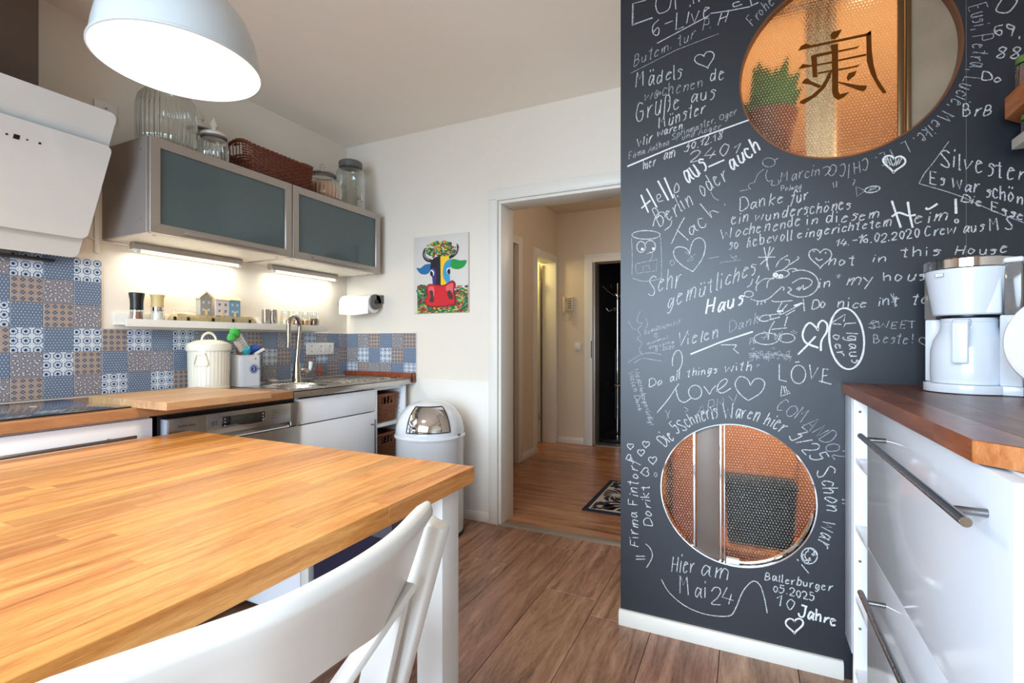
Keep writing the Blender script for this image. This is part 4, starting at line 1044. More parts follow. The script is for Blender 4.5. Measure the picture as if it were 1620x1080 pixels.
paint('muzzle', (206, 22, 36), smooth([(230, 655), (265, 638), (380, 650), (440, 624), (478, 604), (500, 630), (490, 690), (500, 770), (500, 820), (455, 838), (300, 850), (222, 835), (212, 800), (232, 740), (226, 690)]))
paint('muzzle_light', (222, 92, 98), smooth([(240, 665), (290, 655), (300, 700), (290, 760), (250, 720)]))
paint('muzzle_light', (222, 92, 98), smooth([(420, 650), (475, 620), (490, 650), (478, 720), (440, 700), (415, 690)]))
paint('left_nostril', (70, 40, 40), smooth([(250, 700), (280, 698), (288, 740), (295, 800), (270, 815), (246, 795), (262, 755)]))
paint('right_nostril', (70, 40, 40), smooth([(435, 700), (460, 695), (480, 735), (485, 775), (455, 782), (430, 745)]))
confetti(lambda a, b: ((a-365)/150)**2+((b-285)/88)**2 < 1 and b < 365 and (b < 345 or a < 300), 230, 210, 515, 195, 372, 8)

# pedal bin
bx_, by_ = .905, -.272; br = .200
t_ = thing('pedal_bin', 'white dome-topped bin with mirror-finish flap, between cabinets and doorway', 'bin', (bx_, by_, 0)); c = (bx_, by_, 0)
binw = mat('bin_enamel', (222, 226, 230), .18, var=.005, coat=.4)
obj('body', MB().lathe([(0, .020), (br-.004, .020), (br-.003, .560), (br, .566)], c, 96), binw, t_)
obj('base_ring', MB().lathe([(0, 0), (br-.001, 0), (br-.001, .022), (br-.008, .024)], c, 96), 'black', t_)
dome = [(br+.004, .562), (br+.006, .570), (br+.002, .578)]+[(br*.995*math.cos(a)**.75, .580+.188*math.sin(a)) for a in [PI/2*i/20 for i in range(20)]]+[(0.0, .768)]
obj('dome_lid', MB().lathe(dome, c, 96), binw, t_)
fa = math.atan2(CAM.y-by_, CAM.x-bx_)-.06
prof = [(br*.995*math.cos(a)**.75+.0025, .580+.188*math.sin(a)+.0015) for a in [math.radians(8+52*i/16) for i in range(17)]]
obj('flap', MB().lathe([(r_, z_) for r_, z_ in prof], c, 30, a0=fa-.64, a1=fa+.64), 'chrome', t_)
mb = MB()
def bp(a, k): r_, z_ = prof[k]; return (bx_+(r_+.001)*math.cos(a), by_+(r_+.001)*math.sin(a), z_+.0005)
P = [bp(fa-.64+1.28*i/20, 0) for i in range(21)]+[bp(fa+.64, k) for k in range(1, 17)]+[bp(fa+.64-1.28*i/20, 16) for i in range(1, 21)]+[bp(fa-.64, k) for k in range(15, 0, -1)]
obj('flap_rim', mb.tube(P, .0028, 6, closed=True), 'black', t_)
obj('pivot_screw', MB().cyl((bx_+.203*math.cos(fa+.95), by_+.203*math.sin(fa+.95), .585), (bx_+.212*math.cos(fa+.95), by_+.212*math.sin(fa+.95), .585), .006), 'handle', t_)

# =================================================================== HALL THINGS
t_ = thing('intercom_phone', 'cream intercom handset on the far hall wall', 'intercom', (.83, 2.44, 1.5))
ic = mat('intercom_cream', (206, 190, 160), .4)
obj('base', box(.800, .885, 2.425, 2.4495, 1.44, 1.60), ic, t_, bevel=.006)
obj('handset', MB().tube([(.800, 2.412, 1.59), (.798, 2.400, 1.56), (.798, 2.398, 1.50), (.798, 2.402, 1.46), (.800, 2.412, 1.44)], [.022, .016, .014, .016, .022], 12), ic, t_)
mb = MB()
for k in range(5): mb.box(.835, .872, 2.423, 2.4255, 1.575-.025*k, 1.583-.025*k)
obj('buttons', mb, 'greyplastic', t_)
pts = [(.805+.0, 2.42, 1.44), (.806, 2.42, 1.40), (.818, 2.42, 1.355), (.838, 2.42, 1.345), (.855, 2.42, 1.365), (.856, 2.42, 1.41), (.852, 2.43, 1.44)]
obj('cord', MB().tube(pts, .006, 8), ic, t_)
t_ = thing('light_switch', 'small square light switch on the far hall wall', 'switch', (.93, 2.44, 1.05))
obj('plate', box(.900, .970, 2.439, 2.4495, 1.02, 1.10), 'trim', t_, bevel=.002); obj('rocker', box(.912, .958, 2.434, 2.439, 1.032, 1.088), 'trim', t_, bevel=.001)
t_ = thing('doormat', 'dark blue doormat with cream leaf pattern on the hall floor', 'doormat', (2.0, .8, 0))
obj('border', box(1.60, 2.10, .455, 1.215, .0005, .008), mat('mat_navy', (24, 28, 48), .95, bump=.3, bscale=200), t_, bevel=.002)
fld = obj('field', box(1.635, 2.08, .490, 1.180, .0075, .0088), mat('mat_cream', (196, 180, 160), .95, bump=.3, bscale=200), t_)
def swirl():
    mb = MB(); random.seed(11)
    for cx, cy, r0 in ((1.90, .62, .20), (1.74, .84, .15), (1.98, 1.02, .17), (1.70, .56, .10), (1.72, 1.10, .10)):
        for q in range(12):
            a = 2*PI*q/12; P = []
            for i in range(9):
                t = i/8; rr_ = r0*(.25+.75*t); b = a+.9*t; P.append((cx+rr_*math.cos(b), cy+rr_*math.sin(b)))
            for i in range(8):
                (x, y), (X, Y) = P[i], P[i+1]; w_ = .014*math.sin(PI*(i+.5)/9)+.003
                dx, dy = X-x, Y-y; L = math.hypot(dx, dy); nx_, ny_ = -dy/L*w_, dx/L*w_
                V = [(x-nx_, y-ny_), (X-nx_, Y-ny_), (X+nx_, Y+ny_), (x+nx_, y+ny_)]
                if all(1.637 < p[0] < 2.078 and .492 < p[1] < 1.178 for p in V): mb.add([(p[0], p[1], .0090) for p in V], [(0, 1, 2, 3)])
    return mb
obj('leaf_pattern', swirl(), mat('mat_pattern', (26, 32, 56), .95), t_)
t_ = thing('coat_stand', 'chrome coat stand in the dark room beyond the hall', 'coat stand', (1.248, 2.95, 0))
sx_, sy_ = 1.248, 2.95
obj('pole', MB().cyl((sx_, sy_, .03), (sx_, sy_, 1.78), .016), 'chrome', t_)
obj('base', MB().lathe([(0, 0), (.17, 0), (.17, .012), (.04, .03), (0, .03)], (sx_, sy_, 0), 40), 'chrome', t_)
for q in range(6):
    a = q*PI/3+.3
    obj('hook', MB().tube([(sx_, sy_, 1.62), (sx_+.10*math.cos(a), sy_+.10*math.sin(a), 1.68), (sx_+.17*math.cos(a), sy_+.17*math.sin(a), 1.75)], [.008, .007, .009], 8).tube([(sx_+.02*math.cos(a), sy_+.02*math.sin(a), 1.50), (sx_+.10*math.cos(a), sy_+.10*math.sin(a), 1.46), (sx_+.13*math.cos(a), sy_+.13*math.sin(a), 1.50)], .007, 8), 'chrome', t_)
obj('umbrella_ring', MB().tube([(sx_+.12*math.cos(2*PI*i/24), sy_+.12*math.sin(2*PI*i/24), .62) for i in range(24)], .006, 6, closed=True), 'chrome', t_)
t_ = thing('black_panel_heater', 'black ribbed panel standing in the dark room beyond the hall', 'radiator', (1.2, 3.6, 0))
obj('frame', box(1.06, 1.36, 3.60, 3.64, .12, 1.02), 'black', t_)
mb = MB()
for k in range(12): mb.box(1.065+.0245*k, 1.081+.0245*k, 3.58, 3.60, .14, 1.0)
obj('ribs', mb, mat('dark_ribs', (36, 36, 40), .4), t_)

# =================================================================== TABLE
TT, TB = .765, .721
t_ = thing('dining_table', 'oiled wood butcher block dining table with white legs in the foreground', 'table', (1.26, -2.2, 0))
tp = obj('tabletop', box(.625, 1.889, -2.946, -1.479, TB+.002, TT-.006), 'tabledge', t_)
random.seed(21); n = 23; wd = (1.893-.621)/n
for i in range(n):
    xa = .621+i*wd; y = -2.95-random.random()*.5
    while y < -1.475:
        L = random.uniform(.38, .85); L = L if y+L < -1.475-.12 else 9; c_, d_ = max(y, -2.95), min(y+L, -1.475)
        if d_-c_ > .03:
            last = i == n-1 or i == 0
            obj('stave', box(xa, xa+wd-.0002, c_, d_-.0002, TB if last else TT-.012, TT), 'table', tp, loc=(xa, (c_+d_)/2, TB), bevel=.0010 if i == n-1 else .0005, seg=1)
        y += L
for x, y in ((1.795, -1.609), (1.795, -2.90), (.66, -1.609), (.66, -2.90)):
    obj('leg', box(x, x+.08, y, y+.08, 0, TB), 'chair', t_, bevel=.003)

# =================================================================== CHAIR IN THE FOREGROUND
t_ = thing('folding_chair', 'white wooden chair with curved top rail and crossed back, against the table', 'chair', (2.0, -2.2, 0))
top = smooth([(2.052, -1.925), (2.090, -2.044), (2.105, -2.129), (2.107, -2.211), (2.099, -2.285), (2.072, -2.361), (2.030, -2.470)], 6, False)
n = len(top); mb = MB(); prof_n = 12
def rail_ring(i):
    x, y = top[i]; a = top[max(i-1, 0)]; b = top[min(i+1, n-1)]; d = Vector((b[0]-a[0], b[1]-a[1], 0)).normalized(); nn = Vector((-d.y, d.x, 0))
    if nn.x < 0: nn = -nn
    s = i/(n-1); hh_ = .150+.067*(2*abs(s-.5))**2; out = []
    lean = .32; R_ = .0205
    e = min(1, min(i, n-1-i)/2+.45)
    # rounded top, slab below
    for k in range(9):
        q = PI*k/8; out.append((R_*math.cos(q)*e, -R_*(1-math.sin(q))*1.0*(e)+0))
    out += [(-.008, -.05), (-.008, -hh_), (.008, -hh_), (.010, -.05)]
    R = []
    for u, v in out:
        R.append(Vector((x, y, .822))+nn*(u+lean*v)+Vector((0, 0, v)))
    return R
for i in range(n): mb.v += [tuple(p) for p in rail_ring(i)]
m = 13
for i in range(n-1):
    for k in range(m): l = (k+1) % m; mb.f.append((i*m+k, i*m+l, (i+1)*m+l, (i+1)*m+k))
mb.f.append(tuple(range(m))[::-1]); mb.f.append(tuple((n-1)*m+k for k in range(m)))
obj('top_rail', mb, 'chair', t_, sharp=50)
for yy in (-1.887, -2.497):
    obj('back_post', MB().bar((2.045, yy, .772), (1.815, yy, .0), .034, .052, (1, 0, 0)), 'chair', t_, bevel=.008, seg=3)
    obj('rear_leg', MB().bar((1.86, yy+(.035 if yy > -2.2 else -.035), .47), (2.17, yy+(.035 if yy > -2.2 else -.035), 0), .022, .04, (1, 0, 0)), 'chair', t_, bevel=.004)
# crossed back slats and side stile
obj('cross_slat', MB().bar((2.024, -1.940, .672), (1.942, -2.455, .330), .014, .036, (1, 0, .3)), 'chair', t_, bevel=.003)
obj('cross_slat', MB().bar((1.990, -2.455, .675), (1.935, -1.935, .400), .012, .034, (1, 0, .3)), 'chair', t_, bevel=.003)
obj('side_stile', MB().bar((1.985, -1.930, .655), (1.915, -1.950, .34), .060, .020, (0, 1, 0)), 'chair', t_, bevel=.003)
obj('lower_rail', MB().bar((1.945, -1.905, .400), (1.945, -2.485, .400), .018, .04), 'chair', t_, bevel=.003)
obj('seat', MB().prism_xy([(1.90, -2.00), (1.90, -2.42), (1.58, -2.42), (1.54, -2.38), (1.54, -2.04), (1.58, -2.00)], .445, .462), 'chair', t_, bevel=.005)
obj('stretcher', MB().bar((1.86, -1.90, .17), (1.86, -2.49, .17), .018, .03), 'chair', t_, bevel=.003)

# =================================================================== BENEATH / BEHIND THE TABLE
t_ = thing('navy_storage_bag', 'dark navy fabric storage box with grey printed band under the table', 'storage box', (1.3, -1.2, 0))
obj('body', box(1.078, 1.46, -1.30, -1.02, .002, .56), 'navy', t_, bevel=.015, seg=3)
obj('printed_band', box(1.36, 1.462, -1.3015, -1.03, .42, .54), 'greyfab', t_)
t_ = thing('white_cupboard', 'low white cupboard behind the table, beside the navy storage box', 'cupboard', (.85, -1.2, 0))
obj('body', box(.618, 1.040, -1.290, -1.02, .03, .58), 'white', t_, bevel=.002)
obj('door', box(.620, 1.020, -1.304, -1.291, .05, .57), 'white', t_, bevel=.0015)
obj('corner_post', box(1.026, 1.066, -1.306, -1.01, .0, .585), 'chair', t_, bevel=.002)

# =================================================================== PENDANT LAMP
LC = (1.2055, -1.859); LR = .192; LZ0 = 1.850
t_ = thing('pendant_lamp', 'white dome pendant lamp glowing above the table', 'lamp', (LC[0], LC[1], LZ0)); c = (LC[0], LC[1], LZ0)
prof = [(LR, 0), (LR+.004, .002), (LR+.004, .006), (LR-.001, .010), (LR-.006, .05), (LR-.014, .09), (LR-.032, .135), (LR-.062, .175), (LR-.105, .205), (.055, .222), (.040, .230), (.036, .30), (.030, .312), (0, .314)]
inner = [(LR-.002, .0), (LR-.004, .006), (LR-.010, .05), (LR-.019, .09), (LR-.036, .132), (LR-.066, .17), (LR-.108, .20), (0, .215)]
obj('shade', MB().lathe(prof, c, 96), 'lampwhite', t_)
obj('shade_lining', MB().lathe(inner, c, 96), mat('lamp_lining', (255, 250, 240), .6, var=0, emit=1.6), t_)
obj('diffuser', MB().lathe([(LR-.004, .004), (LR-.02, .006), (0, .008)], c, 96), mat('lamp_diffuser', (255, 247, 232), .5, var=0, emit=3.2), t_)
obj('cord', MB().cyl((c[0], c[1], LZ0+.31), (c[0], c[1], H-.02), .003, n=8), 'plastic', t_)
obj('ceiling_rose', MB().lathe([(0, -.03), (.045, -.028), (.055, 0)], (c[0], c[1], H-.0005), 32), 'plastic', t_)

# =================================================================== RIGHT-HAND COUNTER
RT, RB = .976, .944; RX0 = 2.862
t_ = thing('walnut_counter', 'dark red-brown wooden counter on the white drawers, right of the chalk wall', 'worktop', (3.18, -1.3, RB))
YE = -1.86
random.seed(4); n = 9; wd = (3.497-RX0)/n
for i in range(n):
    xa = RX0+i*wd; y = YE-random.random()*.4
    while y < -.736:
        L = random.uniform(.3, .7); L = L if y+L < -.737-.1 else 9; c_, d_ = max(y, YE), min(y+L, -.737)
        if d_-c_ > .02:
            P = [(xa, c_), (xa+wd-.0002, c_), (xa+wd-.0002, d_-.0002), (xa, d_-.0002)]
            if c_ == YE and i < 1:
                ya = lambda x: YE+.085-(x-RX0)*1.0
                P = [(xa, ya(xa)), (xa+wd-.0002, ya(xa+wd)), (xa+wd-.0002, max(d_, ya(xa)+.02)-.0002), (xa, max(d_, ya(xa)+.02)-.0002)]
            obj('stave', MB().prism_xy(P, RB, RT), 'walnutedge' if i == 0 else 'walnut', t_, loc=(xa, (c_+d_)/2, RB), bevel=.0003, seg=1)
        y += L
obj('end_facet', MB().prism_xy([(RX0-.0012, YE+.0865), (RX0+.083, YE+.001), (RX0+.085, YE-.002), (RX0+.0, YE+.083)], RB, RT-.001), 'walnutend', t_, bevel=.001)
# drawer cabinet
DX = 2.872
t_ = thing('gloss_drawer_cabinet', 'high-gloss white drawer cabinet with long bar handles at the right', 'cabinet', (3.1, -1.45, 0))
obj('carcass', box(DX+.022, 3.49, -1.85, -1.068, .10, RB-.001), 'white', t_)
obj('plinth', box(DX+.06, 3.45, -1.84, -1.068, 0, .099), 'white', t_)
for za, zb_, zh in ((.562, RB-.004, .880), (.145, .559, .494)):
    dr = obj('drawer', box(DX, DX+.020, -1.862, -1.068, za, zb_), 'gloss', t_, bevel=.0012)
    hd = obj('handle', MB().tube([(DX-.040, -1.205, zh), (DX-.040, -1.845, zh)], .0068, 20), 'handle', dr)
    for y in (-1.255, -1.79): obj('post', MB().tube([(DX-.040, y, zh), (DX, y, zh)], .0058, 14), 'handle', hd)
    obj('end_cap', MB().cyl((DX-.040, -1.845, zh), (DX-.040, -1.8465, zh), .0068, n=20), 'chrome', hd)
# narrow open unit
t_ = thing('narrow_shelf_unit', 'narrow white open shelf unit between the chalk wall and the drawers', 'shelf unit', (3.1, -.9, 0))
obj('filler_panel', box(DX, DX+.016, -.848, -.737, .150, RB-.001), mat('pale_grey_panel', (196, 204, 214), .3), t_, bevel=.001)
obj('side_panel', box(DX+.002, 3.49, -.866, -.850, .0, RB-.001), 'white', t_, bevel=.0008)
obj('side_panel', box(DX+.002, 3.49, -1.066, -1.050, .0, RB-.001), 'white', t_, bevel=.0008)
for z in (.742, .538, .323, .10): obj('shelf', box(DX+.006, 3.45, -1.049, -.867, z, z+.016), 'white', t_, bevel=.001)
obj('back_panel', box(3.45, 3.456, -1.049, -.867, .1, RB-.01), 'white', t_)
mb = MB()
for z in (.899, .445, .240): mb.cyl((DX+.018, -.8662, z), (DX+.018, -.8672, z), .004, n=12)
obj('cam_caps', mb, 'hole', t_)
struct('trim_2', box(DX+.05, DX+.066, -1.06, -.75, 0, .095), 'white')

# coffee machine, built around its own origin (front = -y), then turned
def build_coffee():
    t = thing('coffee_machine', 'white filter coffee machine with thermos jug on the walnut counter', 'coffee machine', (0, 0, 0))
    wp = mat('machine_white', (222, 228, 236), .22, var=.005, coat=.4)
    tank = mat('smoked_tank', (112, 110, 108), .12, var=.1, coat=.6)
    base = [(-.108+.0*k, 0) for k in range(0)]
    P = [(.097, .10), (-.085, .10), (-.105, .06)]+[(-.018+.098*math.cos(a), -.025+.098*math.sin(a)) for a in [PI+PI*i/20*.92 for i in range(21)]]+[(.060, -.090), (.097, -.085)]
    obj('base', MB().prism_xy(P, 0, .022), wp, t, bevel=.004, seg=3)
    obj('foot_shade_sheet', MB().prism_xy([(x*.97, y*.97) for x, y in P], -.0015, .0), 'black', t)  # black sheet standing in for the shade under the base
    # right-hand column and back
    obj('column', MB().prism_xy([(.052, -.078), (.096, -.080), (.096, .10), (-.07, .10), (-.07, .075), (.05, .07)], .022, .205), wp, t, bevel=.004, seg=3)
    obj('knob', MB().cyl((.080, -.0795, .184), (.080, -.0835, .184), .0072, n=20), 'handle', t)
    obj('knob', MB().cyl((.080, -.0795, .160), (.080, -.0835, .160), .0072, n=20), 'handle', t)
    # tank
    obj('water_tank', MB().prism_xy([(.060, -.072), (.093, -.076), (.093, .095), (.045, .095)], .206, .338), tank, t, bevel=.003)
    mb = MB()
    for k in range(9): mb.box(.063, .071, -.0745, -.0725, .222+.0125*k, .2232+.0125*k)
    obj('tank_scale', mb, 'hole', t)
    obj('tank_lid', MB().prism_xy([(.052, -.078), (.097, -.080), (.097, .10), (-.03, .10), (-.03, .03)], .338, .352), wp, t, bevel=.005, seg=3)
    obj('rear_tube', MB().prism_xy([(-.092, .00), (-.122, .01), (-.118, .055), (-.092, .055)], .20, .325), tank, t, bevel=.003)
    obj('rear_tube_cap', MB().prism_xy([(-.090, -.002), (-.125, .008), (-.121, .058), (-.090, .058)], .325, .340), wp, t, bevel=.003)
    obj('rear_support', MB().prism_xy([(-.080, .00), (-.120, .01), (-.116, .075), (-.075, .085)], .022, .20), wp, t, bevel=.003)
    # filter holder
    c = (-.018, -.020, 0)
    obj('filter_holder', MB().lathe([(0, .208), (.074, .208), (.078, .212), (.096, .330), (.094, .333), (0, .333)], c, 64), wp, t)
    obj('filter_side', MB().prism_xy([(.0, -.090), (.056, -.078), (.058, .05), (.0, .05)], .209, .334), wp, t, bevel=.006, seg=3)
    obj('steel_lid', MB().lathe([(.0965, .332), (.0985, .334), (.0985, .356), (.095, .359), (0, .361)], c, 64), 'chrome', t)
    obj('lid_disc', MB().lathe([(0, .362), (.090, .3605)], c, 64), wp, t)
    obj('badge', MB().box(-.074, -.056, -.1118, -.1105, .312, .321), 'hole', t)
    b = D.objects[obj('badge_plate', MB().box(-.0732, -.0568, -.1122, -.1112, .3128, .3202), wp, t).name]
    obj('badge_lettering', text_mb('LOOK', .006, at(FACE_Y, -.065, -.1124, .3165), ext=.0002), 'greyplastic', t)
    # thermos jug
    j = obj('thermos_jug', MB().lathe([(0, .023), (.080, .023), (.083, .030), (.084, .055), (.083, .110), (.077, .140), (.066, .162), (.062, .178), (.062, .195), (0, .198)], c, 72), wp, t)
    obj('jug_lid', MB().lathe([(.061, .188), (.064, .190), (.060, .200), (0, .203)], c, 64), wp, j)
    obj('jug_handle', MB().prism_yz([(-.080, .198), (-.118, .196), (-.132, .185), (-.134, .080), (-.122, .078), (-.119, .172), (-.082, .178)], -.034, .000).xf(Matrix.Translation((-.002, .004, 0))), wp, j, bevel=.004, seg=3)
    obj('gap_shade_disc', MB().lathe([(0, .2035), (.066, .2035), (.066, .2075), (0, .2075)], c, 40), 'black', t)  # black disc standing in for shade between jug lid and filter holder
    return t
cm = build_coffee()
cm.location = (3.142, -.935, RT+.0025); cm.rotation_euler = (0, 0, math.radians(-26)); cm.scale = (.95, .95, .98)
# round white tray standing at the right edge
t_ = thing('round_white_tray', 'round white tray standing upright at the far right edge of the photo', 'tray', (3.22, -1.20, RT))
mb = MB().lathe([(0, 0), (.100, 0), (.108, -.006), (.117, -.008), (.120, -.004), (.117, .004), (.106, .008), (0, .008)], (0, 0, 0), 72)
mb.xf(Matrix.Translation((3.222, -1.20, RT+.136)) @ Matrix.Rotation(math.radians(-28), 4, 'Z') @ Matrix.Rotation(math.radians(82), 4, 'X'))
obj('disc', mb, 'plastic', t_)
obj('stand', MB().box(3.175, 3.275, -1.23, -1.16, RT+.001, RT+.020), 'plastic', t_, bevel=.004)

# shelves at the upper right
t_ = thing('oak_wall_shelf', 'orange oak shelf board at the upper right edge, against the chalk wall', 'shelf', (3.35, -1.2, 1.75))
obj('board', MB().prism_xy([(3.243, -.80), (3.243, -1.60), (3.499, -1.60), (3.499, -.740), (3.30, -.740)], 1.745, 1.806), 'shelfwood', t_, bevel=.003)
t_ = thing('white_spice_shelf', 'small white shelf with spice jars below the oak shelf', 'shelf', (3.4, -1.2, 1.66))
obj('board', box(3.262, 3.499, -1.55, -.80, 1.656, 1.668), 'trim', t_, bevel=.001)
obj('lip', box(3.258, 3.262, -1.55, -.80, 1.656, 1.684), 'trim', t_, bevel=.001)
gr_ = mat('green_lid', (92, 120, 58), .5); rd_ = mat('dark_red_spice', (92, 34, 24), .8, var=.3, scale=150)
for z, lab in ((1.8065, 'green-lidded spice jar on top of the oak shelf'), (1.6685, 'green-lidded spice jar on the small white shelf')):
    hz = .092 if z > 1.7 else .070
    for k in range(2):
        y = -.835-.06*k; x = 3.288 if z < 1.7 else 3.276
        t_ = thing('spice_bottle', lab+(', the one nearest the chalk wall' if k == 0 else ', second from the chalk wall'), 'jar', (x, y, z), 'green-lidded spice jars')
        obj('glass', MB().lathe([(0, 0), (.021, 0), (.022, .004), (.022, hz*.72), (.018, hz*.8)], (x, y, z), 24), 'bottle', t_)
        obj('contents', MB().lathe([(0, .002), (.0195, .002), (.0195, hz*.62), (0, hz*.62)], (x, y, z), 20), rd_, t_)
        obj('lid', MB().lathe([(.020, hz*.80), (.022, hz*.80), (.022, hz), (0, hz*1.01)], (x, y, z), 24), gr_, t_)

# =================================================================== CHALK WRITING (flat chalk strokes on the wall plane)
GL = {
'a':(5,'~44251311203244 454150'),'b':(5,'1810 ~13254441301011'),'c':(4,'~44251311203041'),'d':(5,'~44251311203143 4840'),'e':(5,'~1334442513112041'),
'f':(4,'~47382725231b 0535'),'g':(5,'~44251311203244 ~45413b2c1b'),'h':(5,'1810 ~1324354440'),'i':(2,'1510 1718'),'j':(3,'~25222b1c0b 2728'),'k':(5,'1810 451340'),
'l':(2,'~18111020'),'m':(7,'1510 ~1224353430 ~3245556460'),'n':(5,'1510 ~1224354440'),'o':(5,'~25131120314325'),'p':(5,'151c ~13253544423011'),'r':(4,'1510 ~12243545'),
's':(4,'~44251433312010'),'t':(4,'~28222030 0636'),'u':(5,'~151120304345 4540'),'v':(5,'052045'),'w':(7,'0510345065'),'x':(5,'0540 4500'),'y':(5,'0522 451c'),'z':(5,'05450040'),
'\xdf':(5,'~1c1728384635454230'),'\xfc':(5,'~151120304345 4540 1718 3738'),'\xf6':(5,'~25131120314325 1718 3738'),'\xe4':(5,'~44251311203244 454150 1718 3738'),
'A':(6,'003860 1353'),'B':(6,'1810 ~1838463414 ~1444523010'),'C':(6,'~5738271412203051'),'D':(6,'1810 ~184865623010'),'E':(6,'58181050 1444'),'F':(6,'581810 1444'),
'G':(6,'~573827141220405254 3454'),'H':(6,'1810 5850 1454'),'I':(3,'2820'),'J':(5,'~4842301002 1858'),'K':(6,'1810 581450'),'L':(5,'181050'),'M':(8,'1018345860'),'N':(6,'10185058'),
'O':(7,'~3816123050626638'),'P':(6,'1810 ~1848565414'),'R':(6,'1810 ~1848565414 2450'),'S':(6,'~573817163452503011'),'T':(6,'0868 3830'),'V':(6,'083068'),'W':(9,'0820457088'),
'Y':(6,'0834 6830'),'0':(5,'~2816133043463728'),'1':(3,'052820'),'2':(5,'~0618384633 ~331050'),'3':(5,'084824 ~2445423001'),'4':(5,'280352 4530'),'5':(5,'481815 ~153545422001'),
'6':(5,'~4816123041433412'),'8':(5,'~472816344230113447'),'9':(5,'~471816254547 4730'),'!':(3,'2823 2120'),'.':(2,'1011'),',':(2,'111a'),'-':(5,'1454'),'/':(4,'0048'),
'&':(6,'~50274738170312305 3'.replace(' ','')),' ':(3,''),'=':(5,'1555 1353'),"'":(2,'1816')}
def gv(ch): return int(ch) if ch.isdigit() else -(ord(ch)-ord('a')+1)
def crs(P, n=4):
    return smooth(P, n, False) if len(P) > 2 else P
random.seed(77)
CH = {'n': (.0036, 1), 'd': (.0027, 0), 't': (.0060, 2), 'f': (.0022, 0)}
def strokes_of(s):
    out = []; x = 0
    for c in s:
        adv, g = GL.get(c, (4, ''))
        sc = random.uniform(.84, 1.16); dy = random.uniform(-.6, .6); sl = random.uniform(-.02, .26)
        for st in g.split():
            curve = st[0] == '~'; st = st.lstrip('~')
            P = [((x+gv(st[i])+gv(st[i+1])*sl), gv(st[i+1])*sc+dy) for i in range(0, len(st)-1, 2)]
            if curve: P = crs(P)
            out.append(P)
        x += adv+random.uniform(.4, 1.1)
    return out, x
def ribbons(polys, wdt, name='chalk_writing', kind=1, y=CY-.0012, faint=False):
    mb = MB(); poly = []
    for P in polys:
        Q = [P[0]]
        for p in P[1:]:
            if math.hypot(p[0]-Q[-1][0], p[1]-Q[-1][1]) > .0006: Q.append(p)
        if len(Q) < 2: Q = [P[0], (P[0][0]+.003, P[0][1]-.002)]
        n = len(Q); L = []
        for i in range(n):
            a = Q[max(i-1, 0)]; b = Q[min(i+1, n-1)]; dx, dy = b[0]-a[0], b[1]-a[1]; l = math.hypot(dx, dy) or 1
            k = wdt/2*random.uniform(.82, 1.12); L.append((Q[i][0]-dy/l*k, Q[i][1]+dx/l*k, Q[i][0]+dy/l*k, Q[i][1]-dx/l*k))
        m = len(mb.v); yy = y-random.random()*.0002
        for (ax, az, bx2, bz2) in L: mb.v.append((ax, yy, az)); mb.v.append((bx2, yy, bz2))
        for i in range(n-1): q = m+2*i; mb.f.append((q, q+1, q+3, q+2))
    me = D.meshes.new(name); me.from_pydata(mb.v, [], mb.f); me.materials.append(CHM[kind])
    o = D.objects.new(name, me); C.objects.link(o); o.parent = cw; return o
def chalk_mat(name, lo, hi, col):
    t = NT(name); v = t.coord(); f = t.noise(v, 330, 4, .7); mr = t.n('ShaderNodeMapRange'); t.l(f, mr.inputs[0])
    mr.inputs[1].default_value = lo; mr.inputs[2].default_value = hi
    t.b.inputs['Base Color'].default_value = (*srgb(col), 1); t.b.inputs['Roughness'].default_value = .95
    t.b.inputs['Specular IOR Level'].default_value = .1
    t.l(mr.outputs[0], t.b.inputs['Alpha']); return t.m
CHM = [chalk_mat('faint_chalk', .30, .66, (190, 194, 198)), chalk_mat('chalk', .32, .56, (208, 210, 210)), chalk_mat('thick_chalk', .26, .46, (222, 222, 220))]
def wpt(x, y): v = on_y(x, y, CY); return (v.x, v.z)
